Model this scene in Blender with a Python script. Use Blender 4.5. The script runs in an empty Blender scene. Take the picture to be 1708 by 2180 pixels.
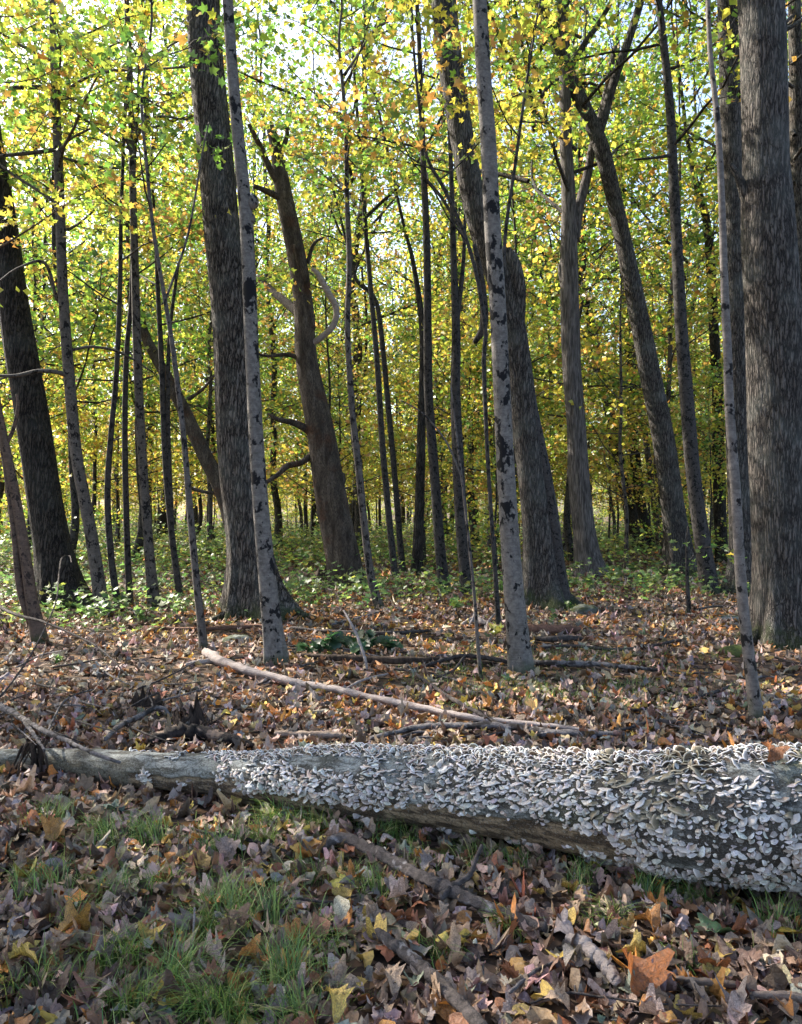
import bpy, math, random
import numpy as np
from mathutils import Vector, Matrix

# ------------------------------------------------------------------ camera, sky, sun, exposure
SC = bpy.context.scene
COL = SC.collection
CAM_H = 1.4
FPX = 1676.0                      # focal length in pixels of a 1708 x 2180 picture
CX, CY = 854.0, 1090.0
cam_data = bpy.data.cameras.new('camera')
cam_data.sensor_fit = 'HORIZONTAL'
cam_data.sensor_width = 36.0
cam_data.lens = 36.0 * FPX / 1708.0
cam_data.clip_start = 0.05
cam_data.clip_end = 600.0
cam = bpy.data.objects.new('camera', cam_data)
COL.objects.link(cam)
cam.location = (0, 0, CAM_H)
cam.rotation_euler = (math.radians(90), 0, 0)
SC.camera = cam

SUN_EL = math.radians(40)
SUN_AZ = math.radians(56)         # to the left of the view direction (+Y)
sun_dir = Vector((-math.sin(SUN_AZ) * math.cos(SUN_EL), math.cos(SUN_AZ) * math.cos(SUN_EL), math.sin(SUN_EL)))
W = bpy.data.worlds.new('World')
SC.world = W
W.use_nodes = True
wn = W.node_tree
bg = wn.nodes['Background']
sky = wn.nodes.new('ShaderNodeTexSky')
sky.sky_type = 'NISHITA'
sky.sun_disc = False
sky.sun_elevation = SUN_EL
sky.sun_rotation = -SUN_AZ
sky.air_density = 1.0
sky.dust_density = 3.0
wn.links.new(sky.outputs[0], bg.inputs[0])
bg.inputs[1].default_value = 0.15
sl = bpy.data.lights.new('sun', 'SUN')
sl.energy = 5.0
sl.angle = math.radians(0.53)
sl.color = (1.0, 0.92, 0.80)
so = bpy.data.objects.new('sun', sl)
COL.objects.link(so)
so.rotation_euler = (-sun_dir).to_track_quat('-Z', 'Y').to_euler()
so.location = sun_dir * 80

SC.view_settings.view_transform = 'Standard'
SC.view_settings.look = 'None'
SC.view_settings.gamma = 1.0
SC.view_settings.exposure = 1.8
SC.render.engine = 'CYCLES'
cy = SC.cycles
cy.max_bounces = 7
cy.diffuse_bounces = 5
cy.transmission_bounces = 5
cy.glossy_bounces = 2
cy.transparent_max_bounces = 4
cy.caustics_reflective = False
cy.caustics_refractive = False
cy.sample_clamp_indirect = 6.0
cy.use_denoising = True
cy.use_adaptive_sampling = True
cy.adaptive_threshold = 0.02

rng = np.random.default_rng(7)
random.seed(7)

# ------------------------------------------------------------------ small maths helpers
def hash3(i, j, k, s):
    n = (i * 374761393 + j * 668265263 + k * 2147483647 + s * 974634777) & 0xFFFFFFFF
    n = ((n ^ (n >> 13)) * 1274126177) & 0xFFFFFFFF
    n = ((n ^ (n >> 16)) * 2246822519) & 0xFFFFFFFF
    return ((n >> 8) & 0xFFFFFF) / float(0xFFFFFF)

def vnoise(p, scale=1.0, seed=0):
    """value noise 0..1 at points p (N,3)"""
    q = np.asarray(p, float) * scale
    f = np.floor(q); t = q - f
    i = f.astype(np.int64)
    t = t * t * (3 - 2 * t)
    r = 0
    for dx in (0, 1):
        for dy in (0, 1):
            for dz in (0, 1):
                w = (t[:, 0] if dx else 1 - t[:, 0]) * (t[:, 1] if dy else 1 - t[:, 1]) * (t[:, 2] if dz else 1 - t[:, 2])
                r = r + w * hash3(i[:, 0] + dx, i[:, 1] + dy, i[:, 2] + dz, seed)
    return r

def fbm(p, scale=1.0, seed=0, octs=3):
    a, tot, s = 1.0, 0.0, 0.0
    for o in range(octs):
        s = s + a * vnoise(p, scale * 2 ** o, seed + o * 17); tot += a; a *= 0.5
    return s / tot

def ground_z(x, y):
    x = np.asarray(x, float); y = np.asarray(y, float)
    p = np.stack([x, y, 0 * x], -1).reshape(-1, 3)
    n = (fbm(p, 0.35, 3, 3) - 0.5).reshape(x.shape)
    return 0.10 * n * np.clip((y - 1.0) / 5.0, 0.3, 1.0)

def gz(x, y):
    return float(ground_z(np.array([x]), np.array([y]))[0])

def ground_d(v):
    return CAM_H * FPX / (v - CY)

def P(u, v, d):
    return np.array([(u - CX) / FPX * d, d, CAM_H - (v - CY) / FPX * d])

def G(u, v, up=0.0):
    """the point of the forest floor seen at a given place"""
    d = ground_d(v)
    x = (u - CX) / FPX * d
    return np.array([x, d, gz(x, d) + up])

def catmull(pts, n):
    pts = np.asarray(pts, float)
    if len(pts) < 3:
        t = np.linspace(0, 1, n)[:, None]
        return pts[0] * (1 - t) + pts[-1] * t
    ext = np.vstack([2 * pts[0] - pts[1], pts, 2 * pts[-1] - pts[-2]])
    seg = np.linalg.norm(np.diff(pts[:, :3], axis=0), axis=1)
    cum = np.concatenate([[0], np.cumsum(seg)])
    s = np.linspace(0, cum[-1], n)
    k = np.clip(np.searchsorted(cum, s, side='right') - 1, 0, len(pts) - 2)
    t = ((s - cum[k]) / np.maximum(seg[k], 1e-9))[:, None]
    p0, p1, p2, p3 = ext[k], ext[k + 1], ext[k + 2], ext[k + 3]
    return 0.5 * (2 * p1 + (p2 - p0) * t + (2 * p0 - 5 * p1 + 4 * p2 - p3) * t ** 2 + (3 * p1 - p0 - 3 * p2 + p3) * t ** 3)

def tube_arrays(path, rad, sides, caps=True, disp=None):
    """verts, quads(list of 4) of a tube; disp(theta grid, ring index) multiplies the radius"""
    path = np.asarray(path, float); rad = np.asarray(rad, float)
    n = len(path)
    tan = np.gradient(path, axis=0)
    tan /= np.maximum(np.linalg.norm(tan, axis=1), 1e-9)[:, None]
    t0 = tan[0]
    a = np.array([1.0, 0, 0]) if abs(t0[0]) < 0.8 else np.array([0, 1.0, 0])
    u = np.zeros((n, 3))
    u0 = a - t0 * a.dot(t0); u[0] = u0 / np.linalg.norm(u0)
    for i in range(1, n):
        w = u[i - 1] - tan[i] * u[i - 1].dot(tan[i])
        u[i] = w / max(np.linalg.norm(w), 1e-9)
    b = np.cross(tan, u)
    th = np.linspace(0, 2 * np.pi, sides, endpoint=False)
    rr = np.repeat(rad[:, None], sides, 1)
    if disp is not None:
        rr = rr * disp(th, path, rad)
    v = path[:, None, :] + rr[..., None] * (np.cos(th)[None, :, None] * u[:, None, :] + np.sin(th)[None, :, None] * b[:, None, :])
    v = v.reshape(-1, 3)
    i = np.arange(n - 1)[:, None] * sides
    j = np.arange(sides)[None, :]
    j2 = (j + 1) % sides
    f = np.stack([i + j, i + j2, i + sides + j2, i + sides + j], -1).reshape(-1, 4)
    if caps:
        v = np.vstack([v, path[-1] + tan[-1] * rad[-1] * 0.3, path[0] - tan[0] * rad[0] * 0.2])
        k = np.arange(sides); k2 = (k + 1) % sides
        top = (n - 1) * sides
        ft = np.stack([top + k, top + k2, np.full(sides, len(v) - 2), np.full(sides, len(v) - 2)], -1)
        fb = np.stack([k2, k, np.full(sides, len(v) - 1), np.full(sides, len(v) - 1)], -1)
        f = np.vstack([f, ft, fb])
    return v, f

class Geo:
    """collects vertices, polygons and per-vertex colours, builds one mesh"""
    def __init__(s):
        s.v, s.f, s.c, s.n = [], [], [], 0
    def add(s, v, f, c=None):
        v = np.asarray(v, float)
        s.v.append(v); s.f.append(np.asarray(f) + s.n)
        if c is not None:
            c = np.asarray(c, float)
            if c.ndim == 1: c = np.repeat(c[None, :], len(v), 0)
            s.c.append(c)
        s.n += len(v)
    def mesh(s, name, mat, smooth=True):
        me = bpy.data.meshes.new(name)
        if not s.v:
            return me
        v = np.vstack(s.v).astype(np.float32)
        loops, starts, tot = [], [], 0
        for f in s.f:
            if f.shape[1] == 4:
                tri = f[:, 2] == f[:, 3]
                q, t = f[~tri], f[tri][:, :3]
                groups = [q, t]
            else:
                groups = [f]
            for g in groups:
                if len(g) == 0: continue
                k = g.shape[1]
                loops.append(g.reshape(-1)); starts.append(tot + np.arange(len(g)) * k); tot += g.size
        loops = np.concatenate(loops).astype(np.int32); starts = np.concatenate(starts).astype(np.int32)
        me.vertices.add(len(v)); me.vertices.foreach_set('co', v.reshape(-1))
        me.loops.add(len(loops)); me.loops.foreach_set('vertex_index', loops)
        me.polygons.add(len(starts)); me.polygons.foreach_set('loop_start', starts)
        me.update(calc_edges=True)
        if smooth:
            me.polygons.foreach_set('use_smooth', np.ones(len(starts), bool))
        if s.c:
            c = np.vstack(s.c)
            rgba = np.ones((len(c), 4), np.float32); rgba[:, :3] = c
            at = me.color_attributes.new('Col', 'FLOAT_COLOR', 'POINT')
            at.data.foreach_set('color', rgba.reshape(-1))
        me.materials.append(mat)
        me.validate()
        return me

def link(name, data, parent=None, loc=(0, 0, 0)):
    o = bpy.data.objects.new(name, data); COL.objects.link(o)
    o.parent = parent; o.location = loc
    return o
def tag(o, label, cat, group=None):
    o['label'] = label; o['category'] = cat
    if group: o['group'] = group
    return o
def thing(name, label, cat, loc=(0, 0, 0), group=None):
    return tag(link(name, None, None, loc), label, cat, group)

# ------------------------------------------------------------------ materials
def new_mat(name):
    m = bpy.data.materials.new(name); m.use_nodes = True
    nt = m.node_tree
    for n in list(nt.nodes): nt.nodes.remove(n)
    return m, nt, nt.nodes.new('ShaderNodeOutputMaterial')
def N(nt, t, **kw):
    n = nt.nodes.new(t)
    for k, v in kw.items():
        if k.startswith('i_'):
            n.inputs[k[2:].replace('_', ' ')].default_value = v
        else:
            setattr(n, k, v)
    return n
def ramp(nt, src, stops):
    r = nt.nodes.new('ShaderNodeValToRGB')
    el = r.color_ramp.elements
    while len(el) > 1: el.remove(el[-1])
    el[0].position = stops[0][0]; el[0].color = (*stops[0][1], 1)
    for p, c in stops[1:]:
        e = el.new(p); e.color = (*c, 1)
    nt.links.new(src, r.inputs[0])
    return r.outputs[0]
def mix(nt, fac, a, b, mode='MIX'):
    m = nt.nodes.new('ShaderNodeMix'); m.data_type = 'RGBA'; m.blend_type = mode
    for s, x in ((0, fac), (6, a), (7, b)):
        if hasattr(x, 'links'): nt.links.new(x, m.inputs[s])
        elif isinstance(x, (int, float)): m.inputs[s].default_value = x
        else: m.inputs[s].default_value = (*x, 1)
    return m.outputs[2]
def coords(nt, scale):
    tc = N(nt, 'ShaderNodeTexCoord'); oi = N(nt, 'ShaderNodeObjectInfo')
    ad = N(nt, 'ShaderNodeVectorMath', operation='ADD')
    mu = N(nt, 'ShaderNodeMath', operation='MULTIPLY'); mu.inputs[1].default_value = 37.0
    nt.links.new(oi.outputs['Random'], mu.inputs[0])
    nt.links.new(tc.outputs['Object'], ad.inputs[0]); nt.links.new(mu.outputs[0], ad.inputs[1])
    mp = N(nt, 'ShaderNodeMapping'); mp.inputs['Scale'].default_value = scale
    nt.links.new(ad.outputs[0], mp.inputs[0])
    return mp.outputs[0], tc
def noise(nt, vec, scale, detail=4, rough=0.55, dist=0.0):
    n = N(nt, 'ShaderNodeTexNoise'); n.inputs['Scale'].default_value = scale
    n.inputs['Detail'].default_value = detail; n.inputs['Roughness'].default_value = rough
    n.inputs['Distortion'].default_value = dist
    nt.links.new(vec, n.inputs['Vector'])
    return n.outputs['Fac']
def finish(nt, out, color, rough=0.85, bump=None, strength=0.5, dist=0.02, spec=0.2):
    b = N(nt, 'ShaderNodeBsdfPrincipled')
    nt.links.new(color, b.inputs['Base Color'])
    b.inputs['Roughness'].default_value = rough
    b.inputs['Specular IOR Level'].default_value = spec
    if bump is not None:
        bp = N(nt, 'ShaderNodeBump'); bp.inputs['Strength'].default_value = strength; bp.inputs['Distance'].default_value = dist
        nt.links.new(bump, bp.inputs['Height']); nt.links.new(bp.outputs[0], b.inputs['Normal'])
    nt.links.new(b.outputs[0], out.inputs[0])

def moss_at_base(nt, tc, color, top=0.55, amount=0.8):
    sep = N(nt, 'ShaderNodeSeparateXYZ'); nt.links.new(tc.outputs['Object'], sep.inputs[0])
    mr = N(nt, 'ShaderNodeMapRange'); mr.inputs[1].default_value = top; mr.inputs[2].default_value = 0.0
    nt.links.new(sep.outputs[2], mr.inputs[0])
    n = noise(nt, tc.outputs['Object'], 7.0, 4)
    mul = N(nt, 'ShaderNodeMath', operation='MULTIPLY'); nt.links.new(mr.outputs[0], mul.inputs[0]); nt.links.new(n, mul.inputs[1])
    f = ramp(nt, mul.outputs[0], [(0.28, (0, 0, 0)), (0.5, (amount,) * 3)])
    return mix(nt, f, color, (0.035, 0.050, 0.012))

def bark_ridged(name, dark, light, scale=1.0, moss=0.7, lichen=0.25, zs=0.17):
    m, nt, out = new_mat(name)
    vec, tc = coords(nt, (1, 1, zs))
    d = noise(nt, vec, 12 * scale, 4, 0.7)
    wv = N(nt, 'ShaderNodeVectorMath', operation='SCALE'); nt.links.new(vec, wv.inputs[0]); wv.inputs['Scale'].default_value = 1
    ad = N(nt, 'ShaderNodeVectorMath', operation='ADD')
    sc = N(nt, 'ShaderNodeMath', operation='MULTIPLY'); sc.inputs[1].default_value = 0.16 / scale
    nt.links.new(d, sc.inputs[0]); nt.links.new(vec, ad.inputs[0]); nt.links.new(sc.outputs[0], ad.inputs[1])
    vo = N(nt, 'ShaderNodeTexVoronoi', feature='DISTANCE_TO_EDGE'); vo.inputs['Scale'].default_value = 26 * scale
    nt.links.new(ad.outputs[0], vo.inputs['Vector'])
    furrow = ramp(nt, vo.outputs['Distance'], [(0.03, (0, 0, 0)), (0.16, (0.65,) * 3), (0.45, (1, 1, 1))])
    fine = noise(nt, vec, 70 * scale, 5, 0.7)
    big = noise(nt, tc.outputs['Object'], 3.0, 3)
    c = mix(nt, furrow, dark, light)
    c = mix(nt, ramp(nt, fine, [(0.38, (0.75,) * 3), (0.56, (0.0,) * 3)]), c, dark)
    c = mix(nt, ramp(nt, big, [(0.45, (0, 0, 0)), (0.75, (lichen,) * 3)]), c, (0.22, 0.24, 0.22))
    if moss: c = moss_at_base(nt, tc, c, 0.6, moss)
    h = mix(nt, 0.25, furrow, fine)
    finish(nt, out, c, 0.9, h, 0.9, 0.03)
    return m

def bark_smooth(name, base, spot, spots=0.42, scale=1.0, pale=None):
    m, nt, out = new_mat(name)
    vec, tc = coords(nt, (1, 1, 1))
    big = noise(nt, vec, 5 * scale, 4, 0.6)
    mp = N(nt, 'ShaderNodeMapping'); mp.inputs['Scale'].default_value = (6, 6, 60)
    nt.links.new(vec, mp.inputs[0])
    band = noise(nt, mp.outputs[0], 1.3, 3)
    c = mix(nt, ramp(nt, big, [(0.3, (0, 0, 0)), (0.7, (1, 1, 1))]), base, tuple(x * 1.35 for x in base))
    c = mix(nt, ramp(nt, band, [(0.52, (0, 0, 0)), (0.70, (0.5,) * 3)]), c, tuple(x * 0.4 for x in base))
    mott = noise(nt, vec, 24, 5, 0.7)
    c = mix(nt, ramp(nt, mott, [(0.40, (0.6,) * 3), (0.56, (0, 0, 0))]), c, tuple(x * 0.45 for x in base))
    c = mix(nt, ramp(nt, mott, [(0.58, (0, 0, 0)), (0.70, (0.5,) * 3)]), c, tuple(min(x * 1.9, 0.4) for x in base))
    mp2 = N(nt, 'ShaderNodeMapping'); mp2.inputs['Scale'].default_value = (1, 1, 0.75); nt.links.new(vec, mp2.inputs[0])
    s1 = noise(nt, mp2.outputs[0], 11 * scale, 3, 0.5, 0.4)
    s2 = noise(nt, mp2.outputs[0], 30 * scale, 3, 0.6)
    sm = mix(nt, 0.36, s1, s2)
    th = 1.0 - spots
    f = ramp(nt, sm, [(th, (0, 0, 0)), (th + 0.03, (1, 1, 1))])
    c = mix(nt, f, c, spot)
    c = moss_at_base(nt, tc, c, 0.35, 0.6)
    fine = noise(nt, vec, 60, 4)
    finish(nt, out, c, 0.8, mix(nt, 0.5, band, fine), 0.35, 0.01)
    return m

def bark_shaggy(name):
    m, nt, out = new_mat(name)
    vec, tc = coords(nt, (1, 1, 0.10))
    a = noise(nt, vec, 34, 3, 0.5, 0.6)
    b = noise(nt, vec, 110, 4, 0.7)
    h = mix(nt, 0.3, a, b)
    c = ramp(nt, h, [(0.32, (0.018, 0.015, 0.014)), (0.47, (0.075, 0.066, 0.062)), (0.62, (0.17, 0.15, 0.14))])
    finish(nt, out, c, 0.9, h, 1.0, 0.05)
    return m

def bark_dead(name):
    m, nt, out = new_mat(name)
    vec, tc = coords(nt, (1, 1, 0.25))
    a = noise(nt, vec, 9, 4, 0.6, 0.5)
    b = noise(nt, tc.outputs['Object'], 2.2, 4, 0.6)
    c = ramp(nt, a, [(0.3, (0.025, 0.019, 0.015)), (0.55, (0.105, 0.084, 0.068)), (0.75, (0.19, 0.16, 0.135))])
    c = mix(nt, ramp(nt, b, [(0.56, (0, 0, 0)), (0.68, (0.7,) * 3)]), c, (0.10, 0.045, 0.025))
    f2 = noise(nt, vec, 75, 5, 0.75)
    c = mix(nt, ramp(nt, f2, [(0.40, (0.8,) * 3), (0.56, (0, 0, 0))]), c, (0.018, 0.014, 0.012))
    finish(nt, out, c, 0.9, mix(nt, 0.6, a, f2), 1.0, 0.04)
    return m

M_OAK = bark_ridged('oak_bark', (0.010, 0.008, 0.007), (0.175, 0.148, 0.128), 0.95, 0.7, 0.25)
M_OAKD = bark_ridged('dark_oak_bark', (0.006, 0.005, 0.005), (0.075, 0.062, 0.053), 0.9, 0.5, 0.12)
M_MAPLEB = bark_ridged('maple_bark', (0.016, 0.014, 0.013), (0.150, 0.130, 0.116), 1.05, 0.75, 0.25, 0.16)
M_BIRCH = bark_smooth('spotted_grey_bark', (0.125, 0.113, 0.102), (0.006, 0.006, 0.007), 0.468, 0.75)
M_SAPL = bark_smooth('grey_sapling_bark', (0.088, 0.076, 0.068), (0.009, 0.008, 0.008), 0.46, 1.3)
M_PALES = bark_smooth('pale_sapling_bark', (0.125, 0.11, 0.10), (0.009, 0.008, 0.008), 0.45, 1.1)
M_DARKS = bark_smooth('dark_sapling_bark', (0.045, 0.040, 0.038), (0.007, 0.007, 0.007), 0.47, 1.6)
M_REDB = bark_smooth('reddish_bark', (0.095, 0.064, 0.048), (0.025, 0.018, 0.015), 0.44, 1.6)
M_SHAG = bark_shaggy('shaggy_bark')
M_DEAD = bark_dead('dead_wood_bark')

def leaf_mat(name, trans=0.5, objcol=False, gloss=0.06, tgain=1.0, vein=False):
    m, nt, out = new_mat(name)
    if objcol:
        oi = N(nt, 'ShaderNodeObjectInfo'); c = oi.outputs['Color']
        tc = N(nt, 'ShaderNodeTexCoord')
        n = noise(nt, tc.outputs['Object'], 22, 4, 0.6)
        c = mix(nt, ramp(nt, n, [(0.35, (0.6,) * 3), (0.62, (0, 0, 0))]), c, (0.045, 0.025, 0.015))
    else:
        at = N(nt, 'ShaderNodeAttribute'); at.attribute_name = 'Col'; c = at.outputs['Color']
    nb = None
    if vein:
        tc = N(nt, 'ShaderNodeTexCoord')
        sc_ = 14 if objcol else 75
        nb = noise(nt, tc.outputs['Object'], sc_ if not objcol else 7, 5, 0.7, 0.6)
        c = mix(nt, ramp(nt, nb, [(0.34, (0.6,) * 3), (0.50, (0, 0, 0))]), c, (0.07, 0.042, 0.028))
        c = mix(nt, ramp(nt, nb, [(0.55, (0, 0, 0)), (0.75, (0.35,) * 3)]), c, (0.40, 0.31, 0.25))
    d = N(nt, 'ShaderNodeBsdfDiffuse'); nt.links.new(c, d.inputs[0])
    t = N(nt, 'ShaderNodeBsdfTranslucent')
    g2 = mix(nt, 1.0, c, (tgain,) * 3, 'MULTIPLY')
    nt.links.new(g2, t.inputs[0])
    a = N(nt, 'ShaderNodeMixShader'); a.inputs[0].default_value = trans
    nt.links.new(d.outputs[0], a.inputs[1]); nt.links.new(t.outputs[0], a.inputs[2])
    g = N(nt, 'ShaderNodeBsdfGlossy'); g.inputs['Roughness'].default_value = 0.45
    b = N(nt, 'ShaderNodeMixShader'); b.inputs[0].default_value = gloss
    nt.links.new(a.outputs[0], b.inputs[1]); nt.links.new(g.outputs[0], b.inputs[2])
    if nb is not None:
        bp = N(nt, 'ShaderNodeBump'); bp.inputs['Strength'].default_value = 0.8; bp.inputs['Distance'].default_value = 0.012
        nt.links.new(nb, bp.inputs['Height'])
        nt.links.new(bp.outputs[0], d.inputs['Normal']); nt.links.new(bp.outputs[0], g.inputs['Normal'])
    nt.links.new(b.outputs[0], out.inputs[0])
    return m
M_LEAF = leaf_mat('tree_leaf', 0.60, tgain=1.35, gloss=0.06)
M_LITTER = leaf_mat('dry_leaf', 0.12, gloss=0.05, vein=True)
M_FALLEN = leaf_mat('fallen_leaf', 0.12, objcol=True, gloss=0.05, vein=True)
M_GRASS = leaf_mat('grass', 0.35, gloss=0.025)

def col_mat(name, rough=0.85, bscale=120, strength=0.4, dist=0.004):
    m, nt, out = new_mat(name)
    at = N(nt, 'ShaderNodeAttribute'); at.attribute_name = 'Col'
    tc = N(nt, 'ShaderNodeTexCoord')
    n = noise(nt, tc.outputs['Object'], bscale, 4, 0.65)
    c = mix(nt, ramp(nt, n, [(0.3, (0.5,) * 3), (0.6, (0, 0, 0))]), at.outputs['Color'], (0.03, 0.022, 0.016))
    finish(nt, out, c, rough, n, strength, dist)
    return m
M_FUNGUS = col_mat('bracket_fungus', 0.85, 160, 0.3, 0.002)
M_STONE = col_mat('mossy_stone', 0.9, 25, 0.6, 0.02)

def wood_mat(name, dark, light, patch=None, stretch=(1, 1, 1), sc=30, pth=0.52):
    m, nt, out = new_mat(name)
    vec, tc = coords(nt, stretch)
    a = noise(nt, vec, sc, 5, 0.65, 0.3)
    b = noise(nt, tc.outputs['Object'], 9, 3, 0.6)
    c = ramp(nt, a, [(0.32, dark), (0.66, light)])
    if patch:
        c = mix(nt, ramp(nt, b, [(pth, (0, 0, 0)), (pth + 0.05, (1, 1, 1))]), c, patch)
    fn = noise(nt, vec, sc * 4.5, 5, 0.75)
    c = mix(nt, ramp(nt, fn, [(0.38, (0.45,) * 3), (0.50, (0, 0, 0))]), c, tuple(x * 0.6 for x in dark))
    finish(nt, out, c, 0.9, mix(nt, 0.6, a, fn), 1.0, 0.02)
    return m
M_PALE = wood_mat('bleached_wood', (0.22, 0.18, 0.165), (0.42, 0.36, 0.33), None, (0.3, 1, 1), 25)
M_STICK = wood_mat('dark_stick', (0.018, 0.015, 0.014), (0.10, 0.085, 0.08), None, (1, 1, 1), 30)
M_GSTICK = wood_mat('grey_stick', (0.06, 0.055, 0.055), (0.22, 0.20, 0.20), (0.035, 0.03, 0.028), (1, 1, 1), 30)
M_PSTICK = wood_mat('peeling_stick', (0.035, 0.03, 0.028), (0.15, 0.125, 0.115), (0.36, 0.33, 0.32), (1, 1, 1), 34, 0.60)
M_TAN = wood_mat('tan_stick', (0.14, 0.10, 0.075), (0.33, 0.26, 0.21), None, (0.4, 1, 1), 25)
M_ROT = wood_mat('rotten_wood', (0.012, 0.009, 0.008), (0.085, 0.058, 0.042), None, (1, 1, 0.3), 22)
M_RED = wood_mat('red_rotten_wood', (0.05, 0.025, 0.017), (0.22, 0.12, 0.085), None, (0.4, 1, 1), 18)
M_CHAR = wood_mat('wet_dark_wood', (0.008, 0.007, 0.007), (0.045, 0.036, 0.032), (0.20, 0.145, 0.11), (0.3, 1, 1), 20)

# ground
m, nt, out = new_mat('leaf_mould')
tc = N(nt, 'ShaderNodeTexCoord')
vo = N(nt, 'ShaderNodeTexVoronoi'); vo.inputs['Scale'].default_value = 14.0
nt.links.new(tc.outputs['Object'], vo.inputs['Vector'])
sep = N(nt, 'ShaderNodeSeparateColor'); nt.links.new(vo.outputs['Color'], sep.inputs[0])
c = ramp(nt, sep.outputs[0], [(0.0, (0.018, 0.012, 0.009)), (0.4, (0.07, 0.043, 0.028)), (0.75, (0.13, 0.085, 0.06)), (1.0, (0.24, 0.12, 0.04))])
n1 = noise(nt, tc.outputs['Object'], 3.0, 5)
c = mix(nt, ramp(nt, n1, [(0.4, (0.75,) * 3), (0.62, (0.1,) * 3)]), c, (0.016, 0.012, 0.009))
finish(nt, out, c, 0.95, vo.outputs['Distance'], 0.6, 0.03)
M_GROUND = m

# ------------------------------------------------------------------ the forest floor
nx, ny = 150, 190
gx = np.linspace(-1, 1, nx); gx = np.sign(gx) * (np.abs(gx) ** 2.2) * 220
gy = -30 + 330 * np.linspace(0, 1, ny) ** 1.0
gy = np.concatenate([np.linspace(-60, -2, 12), np.linspace(-1.5, 20, 120), 20 + 330 * np.linspace(0.01, 1, 58) ** 1.8])
X, Y = np.meshgrid(gx, gy)
Z = ground_z(X, Y)
gv = np.stack([X, Y, Z], -1).reshape(-1, 3)
i = np.arange(len(gy) - 1)[:, None] * nx; j = np.arange(nx - 1)[None, :]
gf = np.stack([i + j, i + j + 1, i + nx + j + 1, i + nx + j], -1).reshape(-1, 4)
g = Geo(); g.add(gv, gf)
floor = link('forest_floor', g.mesh('forest_floor', M_GROUND))
floor['kind'] = 'structure'

# ------------------------------------------------------------------ leaf shapes
def mirror(half):
    h = np.array(half, float)
    r = h[1:-1][::-1].copy(); r[:, 0] *= -1
    return np.vstack([h, r])
def fan(outline, centre):
    v = np.vstack([outline, [centre]])
    n = len(outline); k = np.arange(n)
    return v, np.stack([k, (k + 1) % n, np.full(n, n)], -1)
MAPLE = fan(mirror([(0, 0.02), (0.15, 0.0), (0.33, 0.06), (0.31, 0.18), (0.48, 0.36), (0.47, 0.50), (0.38, 0.54), (0.25, 0.56), (0.27, 0.70), (0.12, 0.82), (0, 0.97)]), (0, 0.38))
STAR = fan(mirror([(0, 0), (0.34, 0.08), (0.22, 0.27), (0.54, 0.52), (0.20, 0.58), (0, 1.0)]), (0, 0.36))
OVAL = fan(mirror([(0, 0), (0.18, 0.14), (0.30, 0.36), (0.28, 0.60), (0.15, 0.83), (0, 1.0)]), (0, 0.46))
OAKL = fan(mirror([(0, 0), (0.10, 0.14), (0.22, 0.20), (0.15, 0.32), (0.34, 0.42), (0.20, 0.52), (0.38, 0.66), (0.20, 0.72), (0.18, 0.88), (0, 1.0)]), (0, 0.48))
KITE = (np.array([(0, 0), (0.40, 0.42), (0, 1.0), (-0.40, 0.42)], float), np.array([(0, 1, 2), (0, 2, 3)]))

def leaves(geo, shape, pos, size, heading, normal, cols, curl=0.35, jag=0.0, r=rng):
    """one small face fan per leaf"""
    sv, sf = shape
    n = len(pos)
    if n == 0: return
    nrm = normal / np.linalg.norm(normal, axis=1)[:, None]
    t = np.stack([np.cos(heading), np.sin(heading), np.zeros(n)], -1)
    t = t - nrm * (t * nrm).sum(1)[:, None]
    t /= np.maximum(np.linalg.norm(t, axis=1), 1e-6)[:, None]
    s = np.cross(nrm, t)
    x = np.repeat(sv[None, :, 0], n, 0); y = np.repeat(sv[None, :, 1], n, 0) - 0.5
    a = r.normal(0, curl, (n, 1)) + 0.5 * curl; b = r.normal(0, curl, (n, 1)); c = r.normal(0, curl, (n, 1))
    z = a * x * x * 2.2 + b * y * y * 1.3 + c * x * y
    if jag: z = z + r.normal(0, jag, z.shape)
    v = pos[:, None, :] + size[:, None, None] * (x[..., None] * s[:, None, :] + y[..., None] * t[:, None, :] + z[..., None] * nrm[:, None, :])
    k = sv.shape[0]
    f = (sf[None] + (np.arange(n) * k)[:, None, None]).reshape(-1, 3)
    geo.add(v.reshape(-1, 3), f, np.repeat(cols, k, 0))

def pick(r, n, pal, wts, var=0.18):
    p = np.array(pal, float); w = np.array(wts, float); w /= w.sum()
    c = p[r.choice(len(p), n, p=w)]
    return np.clip(c * (1 + r.normal(0, var, (n, 1))) * (1 + r.normal(0, var * 0.35, (n, 3))), 0.004, 0.9)

YG, GR, YE, OR, DG = (0.27, 0.345, 0.045), (0.13, 0.245, 0.04), (0.48, 0.42, 0.06), (0.44, 0.25, 0.06), (0.07, 0.15, 0.035)
PAL = [YG, GR, YE, OR, DG]
W_GREEN = [4.5, 5, 0.7, 0.1, 2.2]
W_MIX = [6, 2.4, 3.0, 0.6, 0.5]
W_YEL = [3.2, 0.4, 6.5, 1.2, 0.1]
W_ORG = [3, 0.8, 4, 2.2, 0.2]

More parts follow.
